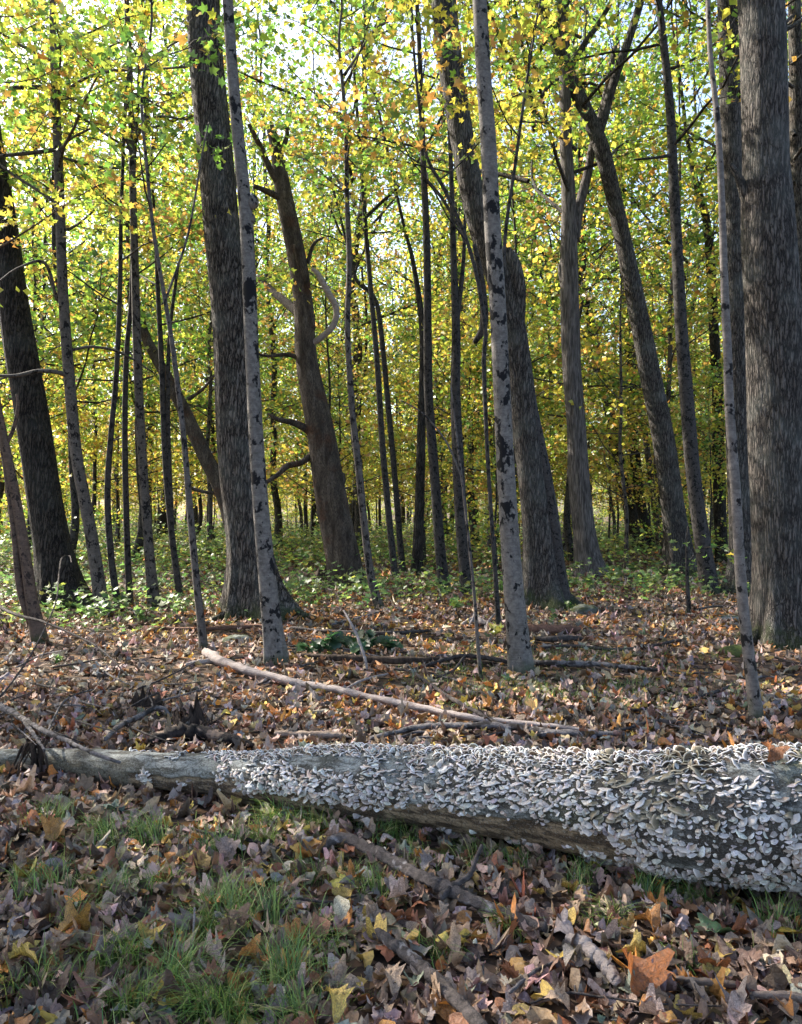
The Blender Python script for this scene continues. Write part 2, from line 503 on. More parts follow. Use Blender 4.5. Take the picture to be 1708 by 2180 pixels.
# ------------------------------------------------------------------ tree growth
class Grow:
    def __init__(s, seed):
        s.r = np.random.default_rng(seed); s.wood = Geo(); s.pos = []; s.n = 0
    def twig(s, p0, d, length, r0, pts=5, up=0.10, wob=0.10, sides=4):
        d = np.array(d, float); d /= np.linalg.norm(d)
        path = [np.array(p0, float)]
        step = length / (pts - 1)
        for _ in range(pts - 1):
            d = d + s.r.normal(0, wob, 3) + np.array([0, 0, up])
            d /= np.linalg.norm(d)
            path.append(path[-1] + d * step)
        path = np.array(path)
        v, f = tube_arrays(path, np.linspace(r0, max(r0 * 0.25, 0.0025), pts), sides, caps=False)
        s.wood.add(v, f)
        return path
    def foliage(s, path, per_m, spread, flat):
        L = np.linalg.norm(np.diff(path, axis=0), axis=1).sum()
        n = int(per_m * L) + 1
        t = s.r.uniform(0.15, 1.05, n) * (len(path) - 1)
        k = np.clip(t.astype(int), 0, len(path) - 2); w = (t - k)[:, None]
        p = path[k] * (1 - w) + path[k + 1] * w
        p = p + s.r.normal(0, 1, (n, 3)) * np.array([spread, spread, spread * flat])
        s.pos.append(p); s.n += n
    def bough(s, p0, d, length, r0, per_m, spread, flat, up, subs=7, droop=0.0):
        main = s.twig(p0, d, length, r0, 7, up, 0.13, 5)
        s.foliage(main[3:], per_m, spread, flat)
        az = math.atan2(d[1], d[0])
        for q in range(subs):
            t = 0.25 + 0.72 * (q + s.r.uniform(0, 0.8)) / subs
            k = min(int(t * 6), 5); pp = main[k] * (1 - (t * 6 - k)) + main[k + 1] * (t * 6 - k)
            side = 1 if q % 2 else -1
            aa = az + side * s.r.uniform(0.5, 1.2)
            el = s.r.uniform(-0.15, 0.45) - droop
            dd = (math.cos(aa) * math.cos(el), math.sin(aa) * math.cos(el), math.sin(el))
            L2 = length * s.r.uniform(0.28, 0.55) * (1.15 - 0.6 * t)
            tw = s.twig(pp, dd, L2, max(r0 * 0.35, 0.004), 5, 0.03, 0.16, 3)
            s.foliage(tw, per_m * 1.3, spread, flat)
            if L2 > 0.7:
                a3 = aa - side * s.r.uniform(0.5, 1.0)
                t3 = s.twig(tw[2], (math.cos(a3), math.sin(a3), 0.15), L2 * 0.55, max(r0 * 0.2, 0.003), 4, 0.03, 0.16, 3)
                s.foliage(t3, per_m * 1.3, spread, flat)
    def crown(s, shape, size, pal_w, tilt=0.55, clump=0.8, hole=0.0, hs=0.4):
        p = np.vstack(s.pos)
        if hole: p = p[fbm(p, hs, 15, 2) > hole]
        n = len(p)
        g = Geo()
        base = pick(s.r, n, PAL, pal_w)
        # whole sprays lean to one colour
        nz = vnoise(p, clump, 5)
        alt = pick(s.r, n, PAL, [pal_w[1], pal_w[0], pal_w[3] + 0.5, pal_w[2], 0.2])
        base = np.where((nz > 0.62)[:, None], alt, base)
        nrm = np.stack([s.r.normal(0, tilt, n), s.r.normal(0, tilt, n), np.ones(n)], -1)
        leaves(g, shape, p, size * s.r.uniform(0.6, 1.2, n), s.r.uniform(0, 6.283, n), nrm, base, 0.3, 0, s.r)
        return g

def lump(seed, amt=0.08, flare=0.0, lobes=5, fl_h=0.25, z0=0.0, ridge=0.0):
    rr = np.random.default_rng(seed)
    ph = rr.uniform(0, 6.28, 6)
    def f(th, path, rad):
        z = path[:, 2] - z0
        T, Zz = np.meshgrid(th, z)
        m = 1 + amt * 0.5 * (np.sin(2 * T + ph[0] + 0.9 * Zz) + np.sin(3 * T + ph[1] - 1.4 * Zz) * 0.7 + np.sin(1 * T + ph[2] + 2.3 * Zz))
        m += amt * 0.4 * np.sin(5 * T + ph[3] + 0.5 * Zz) * np.exp(-np.maximum(Zz, 0) / 2)
        if ridge:
            m += ridge * (np.sin(13 * T + 1.5 * np.sin(2.1 * Zz + ph[4])) + 0.7 * np.sin(21 * T + 1.1 * Zz + 2 * np.sin(1.3 * Zz)))
        if flare:
            fl = np.exp(-np.maximum(Zz, -0.1) / fl_h)
            lob = 0.45 + 0.55 * np.maximum(0, np.cos(lobes * T / 1.0 + ph[5]) ) ** 1.2 + 0.25 * np.sin(2 * T + ph[4])
            m += flare * fl * lob
        return m
    return f

# ---- stock trees for the woods behind
def stock_under(seed, H, r0, h0, nb, blen, per_m, size, pw, shape=KITE, spread=0.16, flat=0.45):
    G_ = Grow(seed); r = G_.r
    n = 14
    z = np.linspace(-0.15, H, n)
    wob = np.cumsum(r.normal(0, 0.05 * H / 10, (n, 2)), 0); wob -= wob[0]
    path = np.column_stack([wob[:, 0] + r.normal(0, 0.03) * z, wob[:, 1], z])
    rad = r0 * (1 - 0.85 * np.clip(z / H, 0, 1)) * (1 + 0.35 * np.exp(-np.maximum(z, 0) / 0.2))
    tg = Geo()
    pth = catmull(np.column_stack([path, rad]), 40)
    v, f = tube_arrays(pth[:, :3], pth[:, 3], 9, True, lump(seed, 0.10)); tg.add(v, f)
    az = r.uniform(0, 6.28)
    for b in range(nb):
        t = (b + r.uniform(0, 0.9)) / nb
        zz = h0 + (H - h0) * t
        k = np.interp(zz, pth[:, 2], np.arange(len(pth))); k0 = int(k)
        p = pth[min(k0, len(pth) - 1), :3]
        az += 2.4 + r.normal(0, 0.4)
        el = r.uniform(0.05, 0.5) + 0.4 * t
        L = blen * (1.0 - 0.55 * t) * r.uniform(0.6, 1.2)
        G_.bough(p, (math.cos(az) * math.cos(el), math.sin(az) * math.cos(el), math.sin(el)), L, 0.32 * np.interp(zz, pth[:, 2], pth[:, 3]) + 0.004, per_m, spread, flat, 0.02, 7, 0.05)
    cr = G_.crown(shape, size, pw, 1.3, hole=0.30, hs=0.9)
    return tg, G_.wood, cr, G_.n

def stock_canopy(seed, H, r0, h0, nb, blen, per_m, size, pw):
    G_ = Grow(seed); r = G_.r
    n = 16
    z = np.linspace(-0.2, H, n)
    wob = np.cumsum(r.normal(0, 0.10, (n, 2)), 0); wob -= wob[0]
    path = np.column_stack([wob[:, 0], wob[:, 1], z])
    rad = r0 * (1 - 0.8 * np.clip(z / H, 0, 1) ** 1.2) * (1 + 0.5 * np.exp(-np.maximum(z, 0) / 0.35))
    pth = catmull(np.column_stack([path, rad]), 48)
    tg = Geo(); v, f = tube_arrays(pth[:, :3], pth[:, 3], 12, True, lump(seed, 0.08)); tg.add(v, f)
    az = r.uniform(0, 6.28)
    for b in range(nb):
        t = (b + r.uniform(0, 0.9)) / nb
        zz = h0 + (H - h0) * t
        k0 = int(np.interp(zz, pth[:, 2], np.arange(len(pth))))
        p = pth[min(k0, len(pth) - 1), :3]
        az += 2.4 + r.normal(0, 0.4)
        el = r.uniform(0.3, 0.8) + 0.4 * t
        L = blen * (1.0 - 0.5 * t) * r.uniform(0.7, 1.2)
        G_.bough(p, (math.cos(az) * math.cos(el), math.sin(az) * math.cos(el), math.sin(el)), L, 0.4 * np.interp(zz, pth[:, 2], pth[:, 3]), per_m, 0.34, 0.7, 0.03, 9)
    cr = G_.crown(KITE, size, pw, 1.3, 0.35, 0.515, 0.30)
    return tg, G_.wood, cr, G_.n

under_specs = [
    (11, 9.5, 0.050, 1.7, 30, 2.6, 16, 0.11, W_YEL, M_DARKS), (12, 11.5, 0.065, 2.4, 32, 2.9, 15, 0.105, W_MIX, M_SAPL),
    (13, 7.5, 0.040, 1.1, 26, 2.3, 16, 0.10, W_YEL, M_DARKS), (14, 12.5, 0.075, 3.0, 34, 3.1, 14, 0.115, W_GREEN, M_DARKS),
    (15, 8.5, 0.045, 1.4, 28, 2.5, 15, 0.10, W_ORG, M_SAPL), (16, 5.0, 0.028, 0.6, 22, 1.7, 28, 0.095, W_MIX, M_DARKS)]
under_names = ['yellow', 'yellow-green', 'small yellow', 'green', 'orange-yellow', 'low yellow-green']
UNDER = []
for sd, H, r0, h0, nb, bl, pm, sz, pw, mt in under_specs:
    tg, wg, cg, n = stock_under(sd, H, r0, h0, nb, bl, pm, sz, pw)
    UNDER.append((tg.mesh('trunk', mt), wg.mesh('branchwork', mt), cg.mesh('crown', M_LEAF, False)))
canopy_specs = [(21, 24, 0.19, 8.0, 24, 5.2, 10.5, 0.17, W_MIX, M_OAK), (22, 22, 0.15, 7.0, 22, 4.8, 10.5, 0.17, W_MIX, M_MAPLEB),
                (23, 26, 0.23, 9.0, 24, 5.6, 10, 0.18, W_GREEN, M_OAKD)]
CANOPY = []
for sd, H, r0, h0, nb, bl, pm, sz, pw, mt in canopy_specs:
    tg, wg, cg, n = stock_canopy(sd, H, r0, h0, nb, bl, pm, sz, pw)
    CANOPY.append((tg.mesh('trunk', mt), wg.mesh('branchwork', mt), cg.mesh('crown', M_LEAF, False)))

def place_stock(kind, idx, x, y, rot, sc, name, label, group):
    meshes = (UNDER if kind == 'u' else CANOPY)[idx]
    t = thing(name, label, 'tree', (x, y, gz(x, y)), group)
    t.rotation_euler = (0, 0, rot); t.scale = (sc, sc, sc)
    for nm, me in zip(('trunk', 'branchwork', 'crown'), meshes):
        link(nm, me, t)
    return t

# ------------------------------------------------------------------ the trees one can pick out
TREES = []
def pixel_tree(name, label, mat, pts, d=None, flare=0.6, lobes=5, sides=28, limbs=(), crown=None, H=20, ywob=0.0, lumps=0.07, ridge=0.0,
               spray=None, seed=0, group=None, knobs=()):
    """pts: (u, v, width) from the foot upwards, at the distance where the foot meets the floor"""
    if d is None: d = ground_d(pts[0][1])
    x0 = (pts[0][0] - CX) / FPX * d
    base = np.array([x0, d, gz(x0, d)])
    root = thing(name, label, 'tree', tuple(base), group)
    k = d / FPX
    rr = np.random.default_rng(seed + 100)
    raw = []
    for (u, v, w) in pts:
        p = P(u, v, d)
        raw.append([*p, w * k * 0.5])
    raw = np.array(raw)
    raw[0, 2] = base[2]
    # below the floor, and on above the frame
    foot = raw[0].copy(); foot[2] -= 0.25
    up = []
    last = raw[-1].copy()
    if H and last[2] < H:
        m_ = max(3, int((H - last[2]) / 2))
        for q in range(1, m_ + 1):
            t = q / m_
            lean = (raw[-1, 0] - raw[-2, 0]) / max(raw[-1, 2] - raw[-2, 2], 0.1)
            up.append([last[0] + lean * (H - last[2]) * t * (1 - 0.5 * t) + rr.normal(0, 0.05), d + rr.normal(0, 0.06), last[2] + (H - last[2]) * t, max(last[3] * (1 - 0.85 * t), 0.012)])
    allp = np.vstack([foot, raw] + ([np.array(up)] if up else []))
    allp[:, 1] += ywob * np.sin(allp[:, 2] * 0.7 + seed)
    allp[:, :3] -= base
    length = np.linalg.norm(np.diff(allp[:, :3], axis=0), axis=1).sum()
    path = catmull(allp, int(min(max(length / 0.16, 20), 170)))
    path[:, 3] = np.maximum(path[:, 3], 0.006)
    g = Geo()
    v, f = tube_arrays(path[:, :3], path[:, 3], sides, True, lump(seed, lumps, flare, lobes, 0.22 + 0.6 * raw[0, 3], 0.0, ridge))
    g.add(v, f)
    for (ku, kv, kw) in knobs:
        c_ = P(ku, kv, d) - base
        kk = np.linspace(-1, 1, 7)
        pp = np.column_stack([np.full(7, c_[0]), np.full(7, c_[1] - 0.02), c_[2] + kk * kw * k * 0.8])
        v, f = tube_arrays(pp, np.sqrt(np.maximum(1 - kk ** 2, 0.02)) * kw * k * 0.5, 10, True, lump(seed + 3, 0.3)); g.add(v, f)
    link('trunk', g.mesh('trunk', mat), root)
    for lm in limbs:
        lp = lm['p']; mm = lm.get('m', mat); dy = lm.get('dy', 0.0)
        a = []
        for q, (u, v, w) in enumerate(lp):
            t = q / max(len(lp) - 1, 1)
            dd = d + dy * t
            p = P(u, v, dd)
            a.append([*(p - base), w * dd / FPX * 0.5])
        a = np.array(a)
        lpth = catmull(a, max(8, len(lp) * 6))
        g = Geo(); v, f = tube_arrays(lpth[:, :3], np.maximum(lpth[:, 3], 0.003), 12, True, lump(seed + 7, 0.10)); g.add(v, f)
        if lm.get('twigs'):
            G_ = Grow(seed + len(lp)); G_.wood = g
            for q in range(lm['twigs']):
                kk = G_.r.integers(len(lpth) // 3, len(lpth)); ang = G_.r.uniform(0, 6.28)
                tw = G_.twig(lpth[kk, :3], (math.cos(ang), math.sin(ang) * 0.7, 0.35), G_.r.uniform(0.5, 1.2), 0.008, 5, 0.02, 0.2, 4)
                G_.foliage(tw, lm.get('leaf', 14), 0.12, 0.5)
            if lm.get('leaf', 14):
                o = link('limb', g.mesh('limb', mm), root)
                link('foliage', G_.crown(STAR, 0.10, lm.get('pw', W_MIX)).mesh('foliage', M_LEAF, False), o)
                continue
        link('limb', g.mesh('limb', mm), root)
    if spray:
        z0, nb, bl, pm, pw = spray
        G_ = Grow(seed + 40); r = G_.r
        az = r.uniform(0, 6.28)
        for b in range(nb):
            t = (b + r.uniform(0, 0.9)) / nb
            zz = z0 + (min(H or 99, path[-1, 2]) - z0) * t
            kk = int(np.clip(np.searchsorted(path[:, 2], zz), 1, len(path) - 1))
            az += 2.4 + r.normal(0, 0.5)
            el = r.uniform(0.1, 0.55)
            L = bl * (1 - 0.45 * t) * r.uniform(0.6, 1.2)
            G_.bough(path[kk, :3], (math.cos(az) * math.cos(el), math.sin(az) * math.cos(el), math.sin(el)), L, path[kk, 3] * 0.35 + 0.004, pm * 1.5, 0.15, 0.45, 0.01, 6, 0.08)
        sel = path[np.searchsorted(path[:, 2], z0 - 0.3):]
        v, f = tube_arrays(sel[:, :3], sel[:, 3] * 0.6, 6, False); G_.wood.add(v, f)
        link('branchwork', G_.wood.mesh('branchwork', mat), root)
        link('crown', G_.crown(STAR, 0.105, pw, 0.9).mesh('crown', M_LEAF, False), root)
    if crown is not None:
        top = path[np.searchsorted(path[:, 2], min(13, path[-1, 2] - 0.1)), :3]
        for nm, me in zip(('branchwork', 'crown'), CANOPY[crown][1:]):
            o = link(nm, me, root, (top[0], top[1], 0.5)); o.rotation_euler = (0, 0, seed * 1.7)
    TREES.append((x0, d))
    return root

pixel_tree('oak_tree', 'thick dark furrowed oak leaning left behind the slim reddish forked sapling', M_OAKD,
    [(128, 1292, 84), (118, 1200, 76), (95, 1050, 71), (70, 900, 67), (45, 750, 63), (22, 600, 59), (3, 450, 54), (-20, 300, 50), (-62, 0, 46)],
    flare=1.0, spray=(14.0, 9, 3.4, 7, W_GREEN), H=21, seed=1, sides=40, ridge=0.012)
pixel_tree('slim_tree', 'spotted grey slim tree with a long crooked side branch beside the dark leaning oak', M_SAPL,
    [(218, 1306, 28), (195, 1150, 26), (165, 980, 25), (150, 830, 24), (136, 650, 21), (126, 400, 19), (118, 200, 17), (112, 30, 12)],
    flare=0.4, H=11, seed=2, spray=(5.0, 16, 2.6, 13, W_MIX), limbs=[
        dict(p=[(146, 800, 13), (120, 792, 10), (80, 790, 9), (30, 800, 8), (-40, 798, 6)], dy=-0.5),
        dict(p=[(120, 222, 11), (104, 190, 10), (60, 186, 9), (20, 188, 8)], dy=-0.4),
        dict(p=[(122, 215, 9), (170, 172, 7), (230, 152, 6), (310, 148, 5), (400, 142, 4)], dy=-0.8, twigs=6, pw=W_YEL),
        dict(p=[(126, 318, 9), (70, 325, 8), (20, 330, 7), (-30, 335, 5)], dy=-0.6, twigs=4),
        dict(p=[(150, 745, 7), (200, 738, 6), (260, 752, 5), (330, 795, 3)], dy=0.8),
        dict(p=[(122, 640, 8), (95, 560, 7), (40, 570, 5), (-10, 605, 4)], dy=-0.7),
        dict(p=[(128, 318, 7), (150, 295, 6), (200, 270, 4)], dy=-0.5, twigs=4)])
pixel_tree('forked_sapling', 'reddish brown two-stemmed sapling rising from sunlit leaves before the leaning dark oak', M_REDB,
    [(84, 1366, 30), (66, 1270, 24), (45, 1130, 21), (24, 1010, 19), (8, 930, 17), (-10, 820, 14), (-30, 600, 11)],
    flare=0.3, H=8, seed=3, sides=16, spray=(4.0, 8, 1.8, 12, W_YEL), limbs=[
        dict(p=[(66, 1330, 14), (42, 1250, 15), (30, 1130, 13), (12, 990, 12), (-8, 880, 9)]),
        dict(p=[(14, 945, 9), (28, 915, 8), (38, 870, 7), (36, 840, 5)])])
pixel_tree('dark_sapling', 'thin dark sapling with a bend standing right of the spotted slim tree', M_DARKS,
    [(252, 1292, 15), (238, 1200, 14), (229, 1060, 13), (235, 940, 12), (248, 790, 11), (256, 600, 10), (258, 450, 8), (268, 200, 6)],
    flare=0.3, H=9, seed=4, sides=12, spray=(4.2, 10, 2.0, 13, W_YEL))
pixel_tree('dark_sapling', 'thin straight dark sapling close beside the bent dark sapling', M_DARKS,
    [(277, 1288, 14), (271, 1150, 13), (266, 950, 12), (269, 760, 11), (280, 620, 9), (284, 400, 8), (300, 100, 6)],
    flare=0.3, H=10, seed=5, sides=12, spray=(4.6, 10, 2.0, 13, W_MIX))
pixel_tree('slim_tree', 'straight grey slim tree with dark flecks between the thin saplings and the furrowed oak', M_SAPL,
    [(328, 1290, 24), (316, 1150, 21), (302, 960, 19), (291, 700, 17), (284, 450, 15), (278, 200, 13), (270, 0, 11)],
    flare=0.35, H=12, seed=6, sides=18, spray=(6.0, 14, 2.5, 13, W_MIX), limbs=[
        dict(p=[(281, 330, 8), (268, 290, 7), (262, 262, 6), (285, 200, 5), (360, 240, 3)], dy=-0.5, twigs=3),
        dict(p=[(285, 295, 8), (330, 250, 6), (400, 255, 4)], dy=-0.4, twigs=5, pw=W_YEL)])
pixel_tree('dark_sapling', 'thin dark sapling with a twin stem behind the pale leaning sapling', M_DARKS,
    [(383, 1272, 15), (366, 1140, 14), (353, 990, 13), (345, 800, 12), (338, 650, 10), (330, 480, 7)],
    flare=0.3, H=9, seed=7, sides=12, spray=(4.0, 9, 2.0, 12, W_YEL), limbs=[
        dict(p=[(366, 1140, 11), (360, 980, 10), (358, 820, 9), (362, 700, 8), (380, 560, 6)])])
pixel_tree('pale_sapling', 'slender pale grey sapling leaning left in front of the thin dark saplings', M_SAPL,
    [(434, 1384, 17), (421, 1260, 16), (407, 1110, 15), (394, 960, 13), (382, 850, 12), (362, 700, 10), (328, 500, 8), (312, 350, 7), (302, 200, 5)],
    flare=0.3, H=8, seed=8, sides=12, spray=(4.2, 8, 1.7, 11, W_GREEN), limbs=[
        dict(p=[(352, 640, 5), (400, 500, 5), (430, 330, 4), (445, 260, 3)], dy=0.3)])
pixel_tree('leaning_tree', 'brown dead tree leaning steeply left behind the furrowed oak', M_DEAD,
    [(520, 1198, 42), (478, 1060, 34), (440, 975, 31), (400, 890, 28), (352, 800, 25), (312, 720, 22), (296, 660, 16), (286, 610, 8)],
    d=19.0, flare=0.3, H=None, seed=9, sides=16, lumps=0.12, limbs=[
        dict(p=[(400, 850, 10), (430, 830, 7), (460, 795, 5)]),
        dict(p=[(476, 1050, 9), (440, 1048, 7), (410, 1040, 7), (395, 1030, 4)])])
pixel_tree('oak_tree', 'tall straight oak with deep furrowed bark rising behind the left spotted birch', M_OAK,
    [(548, 1312, 98), (540, 1262, 95), (527, 1150, 88), (513, 1000, 85), (502, 850, 83), (488, 650, 80), (470, 450, 78), (450, 250, 73), (436, 50, 68), (431, -40, 66)],
    flare=1.15, lobes=6, spray=(14.0, 10, 3.6, 7, W_MIX), H=22, seed=10, sides=48, ridge=0.014, limbs=[
        dict(p=[(595, 1275, 22), (622, 1300, 22), (655, 1312, 14), (690, 1322, 6)], dy=-0.3),
        dict(p=[(505, 1285, 22), (480, 1308, 20), (452, 1320, 10)], dy=-0.4)])
pixel_tree('birch_tree', 'pale grey spotted birch standing in front of the furrowed oak', M_BIRCH,
    [(588, 1410, 42), (576, 1300, 38), (561, 1150, 35), (549, 1000, 32), (539, 800, 30), (531, 600, 30), (523, 450, 29), (508, 300, 26), (495, 150, 24), (485, 0, 22)],
    flare=0.35, H=15, seed=11, sides=32, lumps=0.04, spray=(10.0, 8, 2.4, 8, W_YEL), knobs=[(538, 432, 22), (535, 466, 15)])
pixel_tree('dead_tree', 'broken grey dead tree with bare crooked limbs and a stripped side', M_DEAD,
    [(738, 1254, 66), (720, 1130, 67), (697, 1010, 66), (680, 920, 62), (664, 830, 55), (652, 750, 47), (645, 640, 40), (627, 520, 37), (602, 400, 33), (590, 330, 26), (575, 270, 18)],
    flare=0.3, H=None, seed=12, sides=32, lumps=0.12, knobs=[(722, 1022, 26), (688, 1090, 26), (690, 940, 22)], limbs=[
        dict(p=[(678, 940, 22), (655, 915, 18), (625, 900, 14), (592, 893, 10), (570, 880, 4)], dy=-0.4),
        dict(p=[(668, 965, 15), (640, 985, 13), (612, 992, 14), (590, 1012, 10), (562, 1030, 8)], dy=-0.4),
        dict(p=[(650, 765, 12), (610, 755, 9), (570, 758, 7), (540, 750, 4)], dy=-0.4),
        dict(p=[(658, 735, 13), (690, 714, 14), (712, 688, 14), (716, 655, 14), (698, 622, 15), (678, 585, 12), (664, 572, 8)], m=M_PALE, dy=-0.3),
        dict(p=[(640, 670, 20), (610, 645, 18), (580, 620, 15), (550, 590, 12)], dy=0.6),
        dict(p=[(612, 430, 16), (575, 410, 14), (540, 395, 9)], dy=-0.3),
        dict(p=[(604, 400, 18), (580, 370, 15), (555, 315, 13), (530, 265, 9)], dy=-0.3, twigs=6, pw=W_GREEN),
        dict(p=[(592, 340, 14), (610, 290, 10), (612, 240, 6)], twigs=6, pw=W_GREEN),
        dict(p=[(655, 560, 9), (668, 520, 7), (690, 505, 4)]),
        dict(p=[(660, 700, 26), (648, 600, 22), (632, 520, 16)], dy=-0.15)])
pixel_tree('slim_tree', 'slim dark grey tree with a wavy stem just right of the broken dead tree', M_SAPL,
    [(808, 1298, 18), (790, 1230, 17), (776, 1120, 16), (762, 980, 15), (749, 860, 13), (740, 700, 12), (744, 560, 12), (739, 420, 11), (735, 250, 9), (722, 90, 6)],
    flare=0.35, H=10, seed=13, sides=14, spray=(5.6, 12, 2.3, 13, W_GREEN), limbs=[
        dict(p=[(733, 160, 7), (760, 120, 5), (800, 60, 4), (840, 40, 3)], twigs=5, pw=W_GREEN)])
pixel_tree('dark_sapling', 'thin dark tree forking high up between the wavy slim tree and the paired dark stems', M_DARKS,
    [(842, 1230, 15), (828, 1100, 14), (815, 950, 13), (802, 760, 12), (790, 620, 11), (778, 480, 10), (768, 330, 8)],
    flare=0.3, H=14, seed=14, sides=12, spray=(6.5, 12, 2.6, 11, W_GREEN), limbs=[
        dict(p=[(772, 400, 7), (788, 350, 6), (805, 300, 4)])])
pixel_tree('dark_sapling', 'thin dark stem growing close beside the high-forking dark tree', M_DARKS,
    [(857, 1215, 15), (846, 1080, 13), (832, 920, 12), (815, 740, 11), (800, 640, 10), (762, 600, 9), (752, 570, 7)],
    flare=0.3, H=13, seed=15, sides=12, spray=(7.0, 9, 2.6, 11, W_YEL))
pixel_tree('slim_tree', 'dark upright slim tree left of the mottled black trunk', M_DARKS,
    [(945, 1262, 25), (935, 1150, 23), (925, 1000, 21), (913, 850, 19), (911, 700, 17), (908, 500, 15), (900, 300, 13), (893, 100, 10)],
    flare=0.35, H=15, seed=16, sides=16, spray=(7.0, 16, 3.0, 12, W_MIX), limbs=[
        dict(p=[(905, 380, 8), (940, 420, 7), (975, 480, 6), (990, 520, 4)], dy=-0.6)])
pixel_tree('slim_tree', 'grey slim trunk standing behind the upright dark slim tree', M_OAKD,
    [(888, 1222, 24), (894, 1050, 20), (899, 850, 17), (900, 700, 15), (880, 560, 10), (860, 480, 7)],
    flare=0.35, H=16, seed=17, sides=12, crown=1)
pixel_tree('slim_tree', 'mottled black and grey trunk left of the centre birch', M_DARKS,
    [(996, 1266, 27), (986, 1150, 28), (976, 1000, 26), (970, 850, 23), (972, 720, 19), (966, 560, 14), (962, 400, 10)],
    flare=0.3, H=14, seed=18, sides=18, spray=(6.5, 10, 2.6, 11, W_YEL), limbs=[
        dict(p=[(972, 700, 11), (985, 580, 9), (990, 480, 7), (992, 400, 5)])])
pixel_tree('slim_tree', 'brown slim trunk farther back behind the mottled black trunk', M_OAKD,
    [(1014, 1165, 19), (1002, 1050, 17), (988, 900, 15), (980, 720, 13), (975, 500, 11)],
    flare=0.3, H=18, seed=19, sides=10, crown=1)
pixel_tree('birch_tree', 'pale grey spotted birch in the centre with black blotches down its stem', M_BIRCH,
    [(1108, 1430, 46), (1099, 1330, 43), (1089, 1200, 41), (1080, 1050, 39), (1070, 850, 37), (1060, 650, 36), (1050, 500, 36), (1040, 300, 34), (1029, 150, 32), (1021, 0, 30)],
    flare=0.35, H=14, seed=20, sides=32, lumps=0.04, crown=0)
pixel_tree('double_tree', 'thick crooked twin-stemmed tree with mossy foot behind the centre birch', M_MAPLEB,
    [(1155, 1292, 78), (1150, 1200, 68), (1136, 1050, 62), (1120, 900, 58), (1100, 750, 54), (1078, 640, 54), (1048, 550, 54), (1015, 450, 52), (988, 320, 52), (966, 180, 54), (948, 30, 54), (942, -30, 53)],
    flare=1.0, lobes=5, crown=2, H=22, seed=21, sides=40, ridge=0.01, limbs=[
        dict(p=[(1200, 1292, 46), (1186, 1200, 36), (1170, 1080, 32), (1150, 960, 28), (1128, 860, 28), (1110, 780, 24), (1100, 720, 16)], m=M_DARKS, dy=-0.1),
        dict(p=[(1092, 720, 44), (1098, 620, 44), (1090, 560, 36), (1078, 530, 20)], dy=-0.1),
        dict(p=[(1208, 1270, 22), (1225, 1285, 20), (1250, 1296, 10)], dy=-0.2),
        dict(p=[(1010, 730, 10), (1030, 690, 18), (1026, 600, 14), (1010, 520, 9)], m=M_DARKS, dy=-0.3)])
pixel_tree('shagbark_tree', 'shaggy barked hickory with peeling strips and a fork, beside the crossing leaning tree', M_SHAG,
    [(1256, 1226, 54), (1246, 1150, 46), (1233, 1000, 44), (1222, 850, 41), (1214, 680, 38), (1212, 560, 36), (1212, 470, 32), (1206, 330, 28), (1204, 180, 26), (1200, 60, 22)],
    flare=0.5, crown=1, H=22, seed=22, sides=28, lumps=0.10, ridge=0.02, limbs=[
        dict(p=[(1222, 510, 24), (1234, 440, 20), (1252, 370, 18), (1262, 310, 16), (1290, 200, 14), (1310, 100, 12)], dy=0.5),
        dict(p=[(1200, 600, 16), (1194, 575, 12), (1192, 562, 6)])])
pixel_tree('leaning_tree', 'grey tree leaning left that forks into a Y high across the shaggy hickory', M_MAPLEB,
    [(1450, 1226, 60), (1436, 1100, 50), (1415, 950, 46), (1386, 800, 42), (1355, 650, 38), (1330, 520, 36), (1302, 400, 34), (1276, 300, 33), (1240, 220, 30), (1203, 140, 27), (1168, 50, 24), (1152, 0, 22)],
    flare=1.0, crown=0, H=21, seed=23, sides=28, limbs=[
        dict(p=[(1268, 310, 22), (1288, 240, 21), (1310, 165, 19), (1335, 95, 18), (1360, 20, 16), (1380, -60, 12)], dy=0.4),
        dict(p=[(1212, 150, 15), (1240, 100, 13), (1275, 50, 11), (1310, -10, 9)], dy=-0.4)])
pixel_tree('leaning_tree', 'dark slender tree leaning left behind the Y-forked tree', M_OAKD,
    [(1366, 1174, 30), (1340, 1080, 26), (1312, 950, 24), (1282, 800, 21), (1252, 660, 18), (1232, 560, 14)],
    flare=0.4, H=16, seed=24, sides=14, crown=1)
pixel_tree('slim_tree', 'dark straight trunk rising behind the pale leaning sapling and the Y-forked tree', M_OAKD,
    [(1384, 1172, 26), (1360, 1050, 24), (1346, 880, 22), (1338, 700, 19), (1328, 500, 15), (1322, 300, 12)],
    flare=0.35, H=20, seed=25, sides=12, crown=2)
pixel_tree('pale_sapling', 'pale sapling with a bright sunlit edge left of the Y-forked tree', M_SAPL,
    [(1408, 1178, 17), (1392, 1060, 15), (1373, 920, 13), (1352, 770, 12), (1345, 600, 10)],
    flare=0.3, H=14, seed=26, sides=12, spray=(9.0, 9, 2.5, 9, W_YEL))
pixel_tree('slim_tree', 'slender dark trunk right of the Y-forked tree', M_DARKS,
    [(1512, 1264, 38), (1495, 1150, 34), (1476, 1000, 31), (1462, 850, 28), (1448, 650, 24), (1438, 450, 22), (1428, 250, 19), (1412, 80, 16), (1402, -10, 14)],
    flare=0.35, H=16, seed=27, sides=20, spray=(7.5, 12, 2.8, 12, W_MIX), limbs=[
        dict(p=[(1432, 330, 8), (1400, 335, 6), (1350, 340, 4)], dy=-0.4)])
